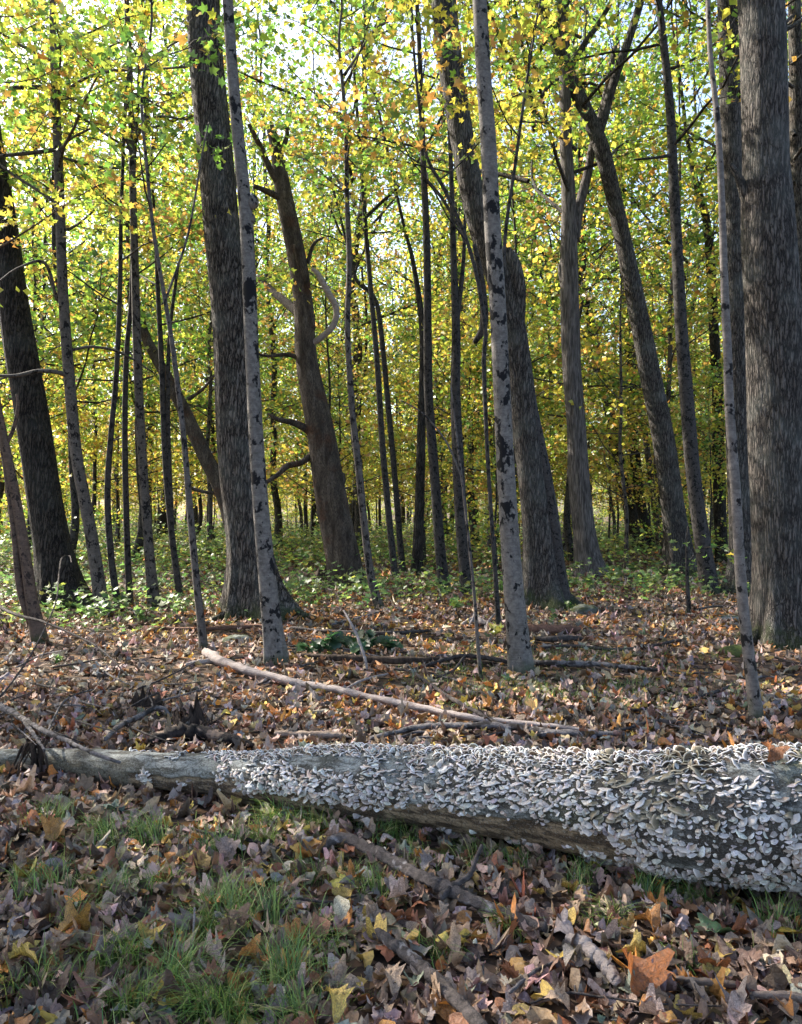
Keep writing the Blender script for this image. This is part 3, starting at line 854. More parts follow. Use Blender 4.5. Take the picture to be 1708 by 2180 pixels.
pixel_tree('maple_tree', 'straight grey maple with a dark flared foot behind the crooked pale sapling', M_MAPLEB,
    [(1584, 1262, 58), (1578, 1150, 48), (1572, 1000, 46), (1568, 700, 46), (1563, 500, 45), (1558, 300, 44), (1553, 100, 42), (1549, 0, 40)],
    flare=1.3, crown=0, H=22, seed=28, sides=28)
pixel_tree('slim_tree', 'dark trunk squeezed behind the left side of the flared grey maple', M_OAKD,
    [(1538, 1196, 26), (1532, 1050, 25), (1528, 850, 23), (1518, 650, 20), (1506, 480, 16), (1480, 380, 12), (1465, 300, 9)],
    flare=0.35, H=17, seed=29, sides=14, crown=1)
pixel_tree('maple_tree', 'massive ridged maple with lichen and a broken branch stub beside the crooked pale sapling', M_MAPLEB,
    [(1672, 1370, 118), (1668, 1280, 112), (1662, 1150, 108), (1658, 1000, 108), (1652, 850, 110), (1645, 700, 112), (1638, 540, 112), (1634, 430, 106), (1631, 340, 95), (1627, 200, 92), (1622, 0, 90)],
    flare=0.9, lobes=5, crown=2, H=22, seed=30, sides=56, ridge=0.012, limbs=[
        dict(p=[(1600, 440, 34), (1585, 405, 22), (1572, 375, 15), (1556, 348, 9)], dy=-0.1),
        dict(p=[(1625, 1335, 26), (1598, 1365, 24), (1560, 1388, 16), (1538, 1398, 6)], dy=-0.35)])
pixel_tree('pale_sapling', 'crooked pale grey sapling with black knots in front of the massive ridged maple', M_PALES,
    [(1612, 1530, 27), (1597, 1410, 25), (1580, 1260, 23), (1567, 1060, 21), (1553, 870, 19), (1549, 740, 17), (1544, 640, 16), (1536, 400, 13), (1527, 250, 12), (1512, 110, 10), (1506, -20, 9)],
    flare=0.3, H=7, seed=31, sides=16, lumps=0.08, spray=(5.0, 7, 1.4, 13, W_YEL))
pixel_tree('grey_tree', 'grey trunk half hidden behind the massive ridged maple', M_OAK,
    [(1722, 1230, 40), (1716, 1000, 36), (1708, 700, 34), (1700, 400, 32), (1694, 100, 28)],
    flare=0.4, crown=1, H=21, seed=32, sides=14)
pixel_tree('thin_sapling', 'leafless thin sapling stem beside the centre birch foot', M_SAPL,
    [(1024, 1462, 8), (1018, 1380, 8), (1010, 1270, 7), (995, 1120, 6), (975, 950, 5), (960, 820, 3)],
    d=6.6, flare=0.2, H=None, seed=33, sides=8, limbs=[dict(p=[(985, 1020, 5), (950, 940, 4), (900, 880, 3), (850, 850, 2)])])
pixel_tree('thin_sapling', 'little thin stem standing alone in the open leaf litter right of the centre birch', M_DARKS,
    [(1468, 1312, 10), (1464, 1240, 8), (1463, 1170, 6), (1466, 1120, 4)],
    flare=0.2, H=None, seed=34, sides=8, limbs=[dict(p=[(1464, 1200, 4), (1490, 1170, 3), (1510, 1165, 2)], twigs=2, leaf=14, pw=W_GREEN)])
pixel_tree('thin_sapling', 'dark whip-like sapling arching up behind the centre birch', M_DARKS,
    [(1062, 1320, 10), (1040, 1000, 9), (1030, 760, 10), (1035, 720, 10), (1018, 600, 9), (990, 500, 8), (945, 400, 8), (908, 330, 7), (890, 200, 6), (880, 90, 5)],
    d=9.6, flare=0.2, H=8.5, seed=35, sides=10, spray=(4.5, 8, 2.2, 13, W_YEL))
pixel_tree('thin_sapling', 'thin dark sapling forking beside the upper stem of the centre birch', M_DARKS,
    [(1090, 1330, 10), (1080, 900, 9), (1072, 560, 8), (1100, 330, 7), (1125, 150, 6), (1135, 90, 5)],
    d=9.3, flare=0.2, H=8, seed=36, sides=10, spray=(5.2, 8, 2.0, 14, W_YEL))

# ------------------------------------------------------------------ the woods behind, tree by tree
def far_ok(x, y, gap):
    for (a, b) in TREES:
        if (a - x) ** 2 + (b - y) ** 2 < gap * gap: return False
    return True
placed = []
ulabels = ['slender understorey tree with yellow leaves in the woods behind', 'tall thin understorey tree with yellow-green leaves in the woods behind',
           'small understorey tree with bright yellow leaves low in the woods behind', 'tall thin understorey tree with green leaves in the woods behind',
           'thin understorey tree with orange and yellow leaves in the woods behind', 'low bushy sapling with yellow-green leaves in the woods behind']
clabels = ['tall distant oak with mixed green and yellow crown deep in the woods', 'tall distant maple with yellow crown deep in the woods', 'tall dark-barked distant oak with green crown deep in the woods']
R = np.random.default_rng(99)
def scatter(n, dmin, dmax, kind, gap, power=1.0, side=1.15, only=None):
    k = 0; tries = 0
    while k < n and tries < n * 40:
        tries += 1
        d = dmin + (dmax - dmin) * R.random() ** power
        x = R.uniform(-1, 1) * (0.51 * d * side + 1.5)
        if not far_ok(x, d, gap): continue
        if any((a - x) ** 2 + (b - d) ** 2 < gap * gap for a, b in placed): continue
        placed.append((x, d)); k += 1
        if kind == 'u':
            i_ = R.choice(6, p=[0.24, 0.2, 0.2, 0.12, 0.14, 0.10]) if only is None else only
            place_stock('u', i_, x, d, R.uniform(0, 6.28), R.uniform(0.9, 1.3) * (1.0 if i_ in (2, 4, 5) else 1.2), 'understorey_tree', ulabels[i_], 'understorey trees in the woods behind')
        else:
            i_ = R.choice(3)
            place_stock('c', i_, x, d, R.uniform(0, 6.28), R.uniform(0.85, 1.2), 'forest_tree', clabels[i_], 'tall trees deep in the woods')
scatter(32, 24, 62, 'c', 3.0, 0.9)
scatter(34, 18.5, 27, 'u', 1.6, 1.0)
scatter(150, 22, 62, 'u', 1.2, 0.8)
scatter(60, 60, 95, 'u', 1.5, 0.9)
scatter(22, 60, 95, 'c', 3.0, 0.9)
scatter(40, 38, 95, 'u', 1.0, 0.9, only=5)
scatter(24, 70, 98, 'u', 1.0, 0.9, only=2)

# unseen trees added left of the view, sunward, so their crowns dapple the clearing
for q, (kd, ix, x, y) in enumerate([('c', 0, -9.5, 8.5), ('c', 1, -13.5, 12.0), ('c', 2, -15.5, 6.5), ('u', 1, -6.3, 6.2), ('u', 3, -8.4, 4.6), ('u', 1, -11.0, 5.4), ('c', 1, -18.5, 14.5)]):
    place_stock(kd, ix, x, y, 1.3 * q, 1.0, 'forest_tree' if kd == 'c' else 'understorey_tree', clabels[ix] if kd == 'c' else ulabels[ix], 'tall trees deep in the woods' if kd == 'c' else 'understorey trees in the woods behind')

# a wall of foliage far off, where single trees can no longer be told apart
g = Geo()
n = 40000
R2 = np.random.default_rng(5)
d = R2.uniform(92, 135, n); x = R2.uniform(-1, 1, n) * (0.62 * d + 6)
z = R2.random(n) ** 1.2 * 42
keep = vnoise(np.stack([x, d, z], -1), 0.28, 9) > 0.40
p = np.stack([x, d, z], -1)[keep]
leaves(g, KITE, p, R2.uniform(0.35, 0.75, len(p)), R2.uniform(0, 6.28, len(p)), R2.normal(0, 0.8, (len(p), 3)) + np.array([0, 0, 0.8]), pick(R2, len(p), PAL, W_MIX), 0.3, 0, R2)
far = link('far_woods', g.mesh('far_woods', M_LEAF, False)); far['kind'] = 'stuff'
far['label'] = 'distant yellow-green woods closing the view'

# ------------------------------------------------------------------ leaf litter
TAN, BRN, DBR, GRY, ORA, YLW, RUS, PNK, PGR = (0.36, 0.25, 0.165), (0.19, 0.115, 0.072), (0.075, 0.046, 0.032), (0.27, 0.225, 0.205), (0.48, 0.20, 0.045), (0.52, 0.36, 0.08), (0.29, 0.11, 0.045), (0.43, 0.31, 0.255), (0.20, 0.23, 0.15)
LP = [TAN, BRN, DBR, GRY, ORA, YLW, RUS, PNK, PGR]
LW = [5.0, 4.5, 3.4, 3.0, 1.4, 0.8, 1.5, 4.2, 0.3]
R3 = np.random.default_rng(31)
def litter(geo, n, d0, d1, power, shape_w, smin, smax, lift, tilt, wide=2.0, fan_simple=False):
    d = d0 + (d1 - d0) * R3.random(n) ** power
    x = R3.uniform(-1, 1, n) * (0.53 * d + wide)
    p = np.stack([x, d, ground_z(x, d) + R3.uniform(0.0, lift, n)], -1)
    # drifts: thick here, thin there
    keep = R3.random(n) < 0.55 + 0.75 * fbm(p, 1.3, 41, 2)
    p = p[keep]; n = len(p)
    cols = pick(R3, n, LP, LW, 0.25)
    sunny = fbm(p, 0.5, 77, 2)
    warm = (sunny > 0.55) & (R3.random(n) < 0.30)
    cols[warm] = pick(R3, int(warm.sum()), LP, [2, 1, 0, 0, 4, 2.5, 1.5, 1, 0], 0.2)  # warmer leaf colours put sunlit patches into the litter
    ch = R3.choice(len(shape_w), n, p=np.array(shape_w) / sum(shape_w))
    shapes = [MAPLE, OVAL, OAKL, STAR, KITE]
    for q in range(len(shape_w)):
        s_ = ch == q
        k = int(s_.sum())
        if not k: continue
        nrm = np.stack([R3.normal(0, tilt, k), R3.normal(0, tilt, k), np.ones(k)], -1)
        leaves(geo, shapes[q], p[s_], R3.uniform(smin, smax, k), R3.uniform(0, 6.283, k), nrm, cols[s_], 0.85, 0.06, R3)
g = Geo()
litter(g, 19000, 1.5, 6.2, 0.75, [4, 4, 2, 0.01, 0.01], 0.035, 0.095, 0.035, 0.55)
litter(g, 4200, 1.5, 3.4, 0.8, [4, 4, 2, 0.01, 0.01], 0.035, 0.085, 0.04, 0.6)
litter(g, 17000, 6.0, 14.0, 0.85, [2, 3, 1, 1.5, 0.01], 0.05, 0.105, 0.04, 0.5)
litter(g, 14000, 13.5, 34.0, 1.0, [0.01, 0.01, 0.01, 1, 5], 0.09, 0.17, 0.05, 0.42, 4.0)
lit = link('leaf_litter', g.mesh('leaf_litter', M_LITTER, False)); lit['kind'] = 'stuff'
lit['label'] = 'brown and tan fallen leaves covering the forest floor'

# ------------------------------------------------------------------ single leaves lying on top in front
def leaf_mesh(shape, seed, curl):
    r = np.random.default_rng(seed)
    g = Geo()
    sv, sf = shape
    # a finer fan so that the blade can cup and crease
    n = len(sv) - 1
    c = sv[-1]
    mid = (sv[:-1] + c) / 2
    v = np.vstack([sv[:-1], mid, [c]])
    k = np.arange(n); k2 = (k + 1) % n
    q = np.stack([k, k2, n + k2, n + k], -1); t = np.stack([n + k, n + k2, np.full(n, 2 * n), np.full(n, 2 * n)], -1)
    x, y = v[:, 0], v[:, 1] - 0.4
    a, b, cc = r.normal(0.6, 0.5) * curl, r.normal(0.3, 0.6) * curl, r.normal(0, 0.6) * curl
    z = a * x * x * 3 + b * y * y * 1.6 + cc * x * y + 0.10 * np.abs(x) + r.normal(0, 0.04, len(v))
    z = np.maximum(z - z.min(), 0)
    P3 = np.stack([x, y, z], -1)
    f = np.vstack([q, t])
    g.add(P3, f)
    # the stalk
    st = np.array([[0, -0.4, z[0]], [0.02, -0.52, z[0] + 0.03], [0.06, -0.66, z[0] + 0.02]])
    v2, f2 = tube_arrays(st, [0.012, 0.010, 0.008], 4, False); g.add(v2, f2)
    return g.mesh('fallen_leaf', M_FALLEN, False)
LEAFM = {}
for nm, sh in (('maple', MAPLE), ('oval', OVAL), ('oak', OAKL)):
    LEAFM[nm] = [leaf_mesh(sh, 300 + q, 0.5 + 0.55 * q) for q in range(4)]
shape_words = {'maple': 'lobed maple leaf', 'oval': 'oval leaf', 'oak': 'wavy-edged oak leaf'}
col_words = [('tan', TAN), ('brown', BRN), ('dark brown', DBR), ('grey-brown', GRY), ('orange', ORA), ('yellow', YLW), ('rust-red', RUS), ('pale pinkish', PNK)]
def put_leaf(shape, var, color, u, v, size, rz, tilt=(0, 0), up=0.022, label=None, group='single leaves lying on top of the litter'):
    p = G(u, v, up)
    o = link('fallen_leaf', LEAFM[shape][var], None, tuple(p))
    o.rotation_euler = (tilt[0], tilt[1], rz); o.scale = (size, size, size); o.color = (*color, 1)
    tag(o, label, 'leaf', group)
    return o
# the ones that stand out
put_leaf('maple', 2, (0.42, 0.135, 0.03), 1345, 2118, 0.15, 0.4, (0.65, 0.1), 0.05, 'large upright orange maple leaf with spread points beside the peeling branch', None)
put_leaf('oval', 1, (0.62, 0.56, 0.40), 722, 1972, 0.095, 0.2, (0.75, 0.1), 0.04, 'pale cream oval leaf standing on edge among grass', None)
put_leaf('oval', 2, (0.38, 0.17, 0.10), 678, 2012, 0.10, 0.5, (0.7, 0.0), 0.04, 'smooth copper-coloured oval leaf below the cream leaf', None)
put_leaf('oval', 0, (0.20, 0.25, 0.21), 1408, 1972, 0.10, 1.4, (0.45, 0.2), 0.03, 'grey-green veined oval leaf in front of the grass tuft under the log', None)
put_leaf('maple', 0, (0.03, 0.10, 0.045), 1520, 2008, 0.14, 1.9, (0.15, 0.1), 0.03, 'dark green fresh maple leaf lying right of the grey-green leaf', None)
put_leaf('oval', 1, (0.42, 0.36, 0.30), 1222, 2078, 0.09, 2.5, (0.3, 0.2), 0.03, 'blunt cream leaf beside the broken end of the peeling branch', None)
put_leaf('maple', 1, (0.46, 0.19, 0.04), 1372, 1998, 0.085, 0.9, (0.4, 0.1), 0.03, 'flat bright orange leaf below the grey-green veined leaf', None)
put_leaf('maple', 3, (0.34, 0.12, 0.04), 1512, 2085, 0.11, 2.2, (0.5, 0.0), 0.03, 'russet maple leaf lying above the flat bottom sticks', None)
put_leaf('oval', 0, (0.50, 0.36, 0.05), 1690, 2010, 0.11, 2.0, (0.3, 0.2), 0.03, 'yellow-olive leaf at the litter edge right of the green leaf', None)
put_leaf('oval', 2, (0.50, 0.33, 0.10), 722, 1828, 0.0, 0, (0, 0), 0.03, 'x', None) if False else None
put_leaf('maple', 2, (0.40, 0.22, 0.06), 120, 1800, 0.12, 0.2, (0.6, 0.1), 0.05, 'golden tan maple leaf standing up in the grass near the log foot', None)
put_leaf('oval', 3, (0.46, 0.28, 0.07), 425, 1870, 0.11, 0.8, (0.8, 0.0), 0.05, 'twisted golden leaf standing in the grass behind the thin white stick', None)
put_leaf('maple', 1, (0.36, 0.27, 0.23), 482, 1840, 0.10, 0.3, (0.9, 0.0), 0.05, 'stiff pinkish grey leaf upright in the grass by the twisted golden leaf', None)
put_leaf('oval', 1, (0.60, 0.52, 0.44), 770, 1790, 0.085, 1.0, (0.6, 0.0), 0.04, 'whitish crumpled leaf in the grass left of the crooked branch', None)
put_leaf('oval', 0, (0.55, 0.42, 0.10), 505, 1722, 0.10, 0.1, (0.5, 0.0), 0.04, 'clear yellow leaf tucked against the log bark', None)
put_leaf('maple', 0, (0.10, 0.17, 0.13), 240, 1740, 0.12, 1.6, (0.2, 0.1), 0.03, 'blue-green leaf lying flat in the grass by the narrow log end', None)
put_leaf('maple', 1, (0.44, 0.24, 0.05), 150, 2020, 0.11, 2.6, (0.4, 0.1), 0.03, 'orange and yellow leaf cupped over the litter left of the grass tufts', None)
k = 0
while k < 270:
    v = 1650 + 540 * R3.random() ** 0.8
    u = R3.uniform(-60, 1770)
    # not inside the log
    if v < 1730 + 130 * np.clip((u - 700) / 1000, 0, 1) + 30: continue
    sh = str(R3.choice(['maple', 'oval', 'oak'], p=[0.5, 0.33, 0.17]))
    ci = int(R3.choice(8, p=[0.24, 0.16, 0.06, 0.12, 0.10, 0.07, 0.08, 0.17]))
    cn, cc = col_words[ci]
    cc = tuple(np.clip(np.array(cc) * R3.uniform(0.85, 1.35), 0, 0.8))
    var = int(R3.integers(0, 4))
    flatness = ['nearly flat', 'gently cupped', 'curled', 'tightly curled'][var]
    put_leaf(sh, var, cc, u, v, R3.uniform(0.05, 0.10), R3.uniform(0, 6.28), (R3.normal(0, 0.42), R3.normal(0, 0.42)), R3.uniform(0.01, 0.04),
             '%s %s %s lying on the litter in front of the log' % (flatness, cn, shape_words[sh]))
    k += 1

# ------------------------------------------------------------------ grass
g = Geo()
R4 = np.random.default_rng(44)
def tuft(px, py, n, h, spread, lean=None):
    x = px + R4.normal(0, spread, n); y = py + R4.normal(0, spread * 0.8, n)
    z = ground_z(x, y)
    a = R4.uniform(0, 6.28, n)
    if lean is not None: a = lean + R4.normal(0, 1.1, n)
    L = h * R4.uniform(0.5, 1.25, n); w = R4.uniform(0.0013, 0.0028, n)
    bend = R4.uniform(0.35, 1.15, n)
    segs = 5
    t = np.linspace(0, 1, segs)[None, :]
    hor = (bend[:, None] * t ** 1.6) * L[:, None] * 0.85
    ver = (t - 0.55 * bend[:, None] * t ** 2.2) * L[:, None]
    cx = x[:, None] + np.cos(a)[:, None] * hor; cyy = y[:, None] + np.sin(a)[:, None] * hor; cz = z[:, None] + ver
    px_, py_ = -np.sin(a)[:, None], np.cos(a)[:, None]
    ww = w[:, None] * (1 - 0.85 * t)
    l = np.stack([cx - px_ * ww, cyy - py_ * ww, cz], -1); r_ = np.stack([cx + px_ * ww, cyy + py_ * ww, cz], -1)
    v = np.stack([l, r_], 2).reshape(n, segs * 2, 3)
    k = np.arange(segs - 1) * 2
    f = np.stack([k, k + 1, k + 3, k + 2], -1)
    f = (f[None] + (np.arange(n) * segs * 2)[:, None, None]).reshape(-1, 4)
    c = pick(R4, n, [(0.115, 0.20, 0.05), (0.20, 0.27, 0.065), (0.06, 0.115, 0.038), (0.38, 0.38, 0.16)], [5, 3.5, 2.5, 0.8], 0.2)
    g.add(v.reshape(-1, 3), f, np.repeat(c, segs * 2, 0))
for (u, v, n, h, s) in [(215, 1800, 260, 0.15, 0.10), (330, 1790, 200, 0.14, 0.10), (90, 1760, 160, 0.12, 0.09), (600, 1765, 260, 0.15, 0.10), (690, 1770, 260, 0.15, 0.10),
        (540, 1800, 200, 0.13, 0.09), (470, 1830, 180, 0.13, 0.09), (790, 1790, 160, 0.13, 0.08), (850, 1800, 140, 0.12, 0.08), (500, 1940, 260, 0.15, 0.09), (560, 1960, 200, 0.15, 0.08),
        (440, 1990, 260, 0.14, 0.08), (290, 2040, 260, 0.15, 0.08), (370, 2110, 320, 0.17, 0.08), (420, 2170, 300, 0.17, 0.08), (300, 2150, 200, 0.14, 0.08), (620, 2100, 260, 0.16, 0.07),
        (560, 2170, 260, 0.16, 0.08), (660, 2170, 160, 0.14, 0.07), (680, 2020, 180, 0.14, 0.07), (120, 2080, 120, 0.12, 0.09), (60, 1930, 120, 0.12, 0.1), (20, 2130, 120, 0.12, 0.1),
        (900, 1850, 120, 0.12, 0.08), (820, 1920, 120, 0.12, 0.08), (760, 1890, 120, 0.12, 0.08), (1010, 1850, 140, 0.12, 0.07), (1240, 1900, 140, 0.12, 0.06), (1130, 1850, 120, 0.11, 0.07),
        (1420, 1920, 220, 0.13, 0.06), (1480, 1930, 130, 0.12, 0.06), (1080, 2000, 90, 0.11, 0.06), (1290, 1975, 130, 0.12, 0.05), (1690, 1990, 140, 0.13, 0.07), (1640, 1960, 80, 0.11, 0.07),
        (1430, 2060, 60, 0.10, 0.05), (950, 2040, 80, 0.11, 0.06), (130, 1880, 160, 0.13, 0.1), (260, 1900, 150, 0.13, 0.1), (370, 1880, 160, 0.13, 0.1), (620, 1880, 140, 0.12, 0.09), (180, 1960, 130, 0.12, 0.09),
        (1330, 1510, 60, 0.10, 0.12), (1660, 1505, 60, 0.11, 0.14), (1590, 1498, 60, 0.11, 0.14)]:
    p = G(u, v); tuft(p[0] + R4.normal(0, 0.03), p[1] + R4.normal(0, 0.03), int(n * 0.45), h * 1.15, s * 0.42, R4.uniform(0, 6.28)); tuft(p[0], p[1], int(n * 0.30), h * 0.8, s)
for q in range(120):                              # short grass round the centre birch and over the clearing
    u = R4.normal(1150, 170); v = R4.choice([1395, 1415, 1465, 1480]) + R4.normal(0, 10)
    if v < 1370: continue
    p = G(u, v); tuft(p[0], p[1], 26, 0.10, 0.12)
gr = link('grass', g.mesh('grass', M_GRASS)); gr['kind'] = 'stuff'; gr['label'] = 'wispy green sedge growing through the fallen leaves'

# ------------------------------------------------------------------ the fallen log and its fungi
prof = [(2150, 1572, 1965), (1900, 1575, 1925), (1708, 1580, 1900), (1500, 1586, 1885), (1300, 1592, 1850), (1100, 1590, 1805), (900, 1586, 1770), (750, 1582, 1750), (600, 1594, 1726), (450, 1602, 1702), (300, 1598, 1684), (200, 1592, 1664), (100, 1592, 1642), (0, 1594, 1636), (-150, 1590, 1620), (-350, 1585, 1606)]
gaps = np.interp([p[0] for p in prof], [-400, 300, 900, 1700, 2200], [0.0, 0.0, 0.02, 0.05, 0.06])
ax = []
for (u, vt, vb), gp in zip(prof, gaps):
    vc = (vt + vb) / 2; dep = math.atan((vc - CY) / FPX)
    ha = (math.atan((vb - CY) / FPX) - math.atan((vt - CY) / FPX)) / 2 * 0.95
    s_ = (CAM_H - gp) / (math.sin(dep) + math.sin(ha))
    d_ = s_ * math.cos(dep)
    ax.append([(u - CX) / FPX * d_, d_, CAM_H - s_ * math.sin(dep), s_ * math.sin(ha)])
ax = np.array(ax)
LOGP = catmull(ax, 260)
log_base = np.array([LOGP[60, 0], LOGP[60, 1], 0.0])
log = thing('fallen_log', 'long fallen log crusted with white bracket fungi lying across the forest floor', 'log', tuple(log_base))
tanv = np.gradient(LOGP[:, :3], axis=0); tanv /= np.linalg.norm(tanv, axis=1)[:, None]
tanv *= -1                                           # pointing right
upv = np.array([0, 0, 1.0]) - tanv * tanv[:, 2:3]; upv /= np.linalg.norm(upv, axis=1)[:, None]
frt = np.cross(tanv, upv)                             # towards +y or -y
if frt[0, 1] > 0: frt *= -1                           # towards the camera
NS = 120
phi = np.linspace(0, 2 * np.pi, NS, endpoint=False)   # 0 = towards camera, pi/2 = up
ndir = np.cos(phi)[None, :, None] * frt[:, None, :] + np.sin(phi)[None, :, None] * upv[:, None, :]
basep = LOGP[:, None, :3] + LOGP[:, None, 3:4] * ndir
flat = basep.reshape(-1, 3)
arc = np.concatenate([[0], np.cumsum(np.linalg.norm(np.diff(LOGP[:, :3], axis=0), axis=1))])
q = np.stack([np.repeat(arc[:, None], NS, 1), np.cos(phi)[None] * LOGP[:, 3:4], np.sin(phi)[None] * LOGP[:, 3:4]], -1).reshape(-1, 3)
lumpn = fbm(q, 3.0, 61, 3) - 0.5
crk = fbm(q * np.array([0.5, 1, 1]), 30, 62, 3) - 0.5
sinphi = np.repeat(np.sin(phi - 0.35)[None], len(LOGP), 0).reshape(-1)
rad_ = np.repeat(LOGP[:, 3:4], NS, 1).reshape(-1)
uu = np.repeat(((LOGP[:, 0] / LOGP[:, 1]) * FPX + CX)[:, None], NS, 1).reshape(-1)
# bark has dropped off along part of the underside
facing = np.repeat(np.cos(phi)[None], len(LOGP), 0).reshape(-1)
bare = ((sinphi < -0.42 + 0.35 * (fbm(q, 6, 63, 3) - 0.5)) & (uu > 560) & (uu < 1380))
bare |= ((sinphi < -0.10 + 0.5 * (fbm(q, 5, 64, 3) - 0.5)) & (uu > 300) & (uu <= 560))
disp_ = rad_ * 0.10 * lumpn + 0.010 * crk - 0.012 * bare
verts = flat + disp_[:, None] * ndir.reshape(-1, 3) - log_base
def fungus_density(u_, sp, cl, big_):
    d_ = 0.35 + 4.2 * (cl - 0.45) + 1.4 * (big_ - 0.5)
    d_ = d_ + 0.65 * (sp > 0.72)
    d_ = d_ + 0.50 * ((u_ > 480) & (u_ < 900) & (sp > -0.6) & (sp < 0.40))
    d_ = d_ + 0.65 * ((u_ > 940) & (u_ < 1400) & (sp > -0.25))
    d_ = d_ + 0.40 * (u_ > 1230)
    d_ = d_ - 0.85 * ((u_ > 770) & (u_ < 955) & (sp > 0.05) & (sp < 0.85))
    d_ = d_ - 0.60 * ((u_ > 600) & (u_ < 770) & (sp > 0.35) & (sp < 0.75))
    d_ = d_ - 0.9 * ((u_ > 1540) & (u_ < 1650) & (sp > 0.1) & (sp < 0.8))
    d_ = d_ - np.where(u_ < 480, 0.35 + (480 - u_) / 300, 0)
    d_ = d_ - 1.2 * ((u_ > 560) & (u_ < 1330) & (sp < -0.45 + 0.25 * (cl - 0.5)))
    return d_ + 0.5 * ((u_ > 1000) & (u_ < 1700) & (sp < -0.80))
n1 = fbm(q, 7, 65, 4)[:, None]; n2 = fbm(q * np.array([0.35, 1.6, 1.6]), 26, 66, 3)[:, None]
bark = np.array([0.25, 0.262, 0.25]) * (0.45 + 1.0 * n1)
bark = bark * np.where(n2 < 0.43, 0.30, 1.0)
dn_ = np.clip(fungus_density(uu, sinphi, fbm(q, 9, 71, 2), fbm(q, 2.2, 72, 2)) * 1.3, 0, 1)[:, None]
bark = bark * (1 - dn_) + np.array([0.07, 0.062, 0.052]) * (0.4 + 1.0 * n1) * dn_  # shade between crowded brackets, painted in as darker bark
mossy = np.clip((fbm(q, 3.5, 67, 3) - 0.52) * 6, 0, 1)[:, None] * np.clip((uu - 1100) / 400, 0.15, 1)[:, None] * 0.7
bark = bark * (1 - mossy) + np.array([0.10, 0.115, 0.045]) * mossy
dull = np.clip((560 - uu) / 250, 0, 1)[:, None] * np.clip(0.75 - sinphi, 0.1, 1)[:, None] * 0.8
bark = bark * (1 - dull) + np.array([0.13, 0.115, 0.075]) * (0.6 + 0.7 * n1) * dull
wood = (np.array([0.30, 0.225, 0.145]) * (n2 > 0.47) + np.array([0.10, 0.07, 0.045]) * (n2 <= 0.47)) * (0.6 + 0.7 * n1)
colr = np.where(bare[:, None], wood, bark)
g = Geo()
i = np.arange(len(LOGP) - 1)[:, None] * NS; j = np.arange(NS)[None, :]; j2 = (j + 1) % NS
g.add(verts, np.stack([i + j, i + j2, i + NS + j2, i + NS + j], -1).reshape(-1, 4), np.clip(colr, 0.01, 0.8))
M_LOG, nt, out = new_mat('log_bark')
at = N(nt, 'ShaderNodeAttribute'); at.attribute_name = 'Col'
tc = N(nt, 'ShaderNodeTexCoord')
mp = N(nt, 'ShaderNodeMapping'); mp.inputs['Scale'].default_value = (0.8, 1.3, 1.6); nt.links.new(tc.outputs['Object'], mp.inputs[0])
na = noise(nt, mp.outputs[0], 34, 6, 0.7, 0.8)
vo = N(nt, 'ShaderNodeTexVoronoi', feature='DISTANCE_TO_EDGE'); vo.inputs['Scale'].default_value = 34; nt.links.new(mp.outputs[0], vo.inputs['Vector'])
nf = noise(nt, tc.outputs['Object'], 130, 4, 0.7)
c = mix(nt, ramp(nt, na, [(0.36, (0.85,) * 3), (0.52, (0, 0, 0))]), at.outputs['Color'], (0.03, 0.026, 0.02))
c = mix(nt, ramp(nt, vo.outputs['Distance'], [(0.0, (0.7,) * 3), (0.06, (0, 0, 0))]), c, (0.025, 0.022, 0.018))
c = mix(nt, ramp(nt, nf, [(0.55, (0, 0, 0)), (0.72, (0.5,) * 3)]), c, (0.42, 0.42, 0.40))
finish(nt, out, c, 0.9, mix(nt, 0.5, na, nf), 1.0, 0.015)
link('trunk', g.mesh('trunk', M_LOG), log)

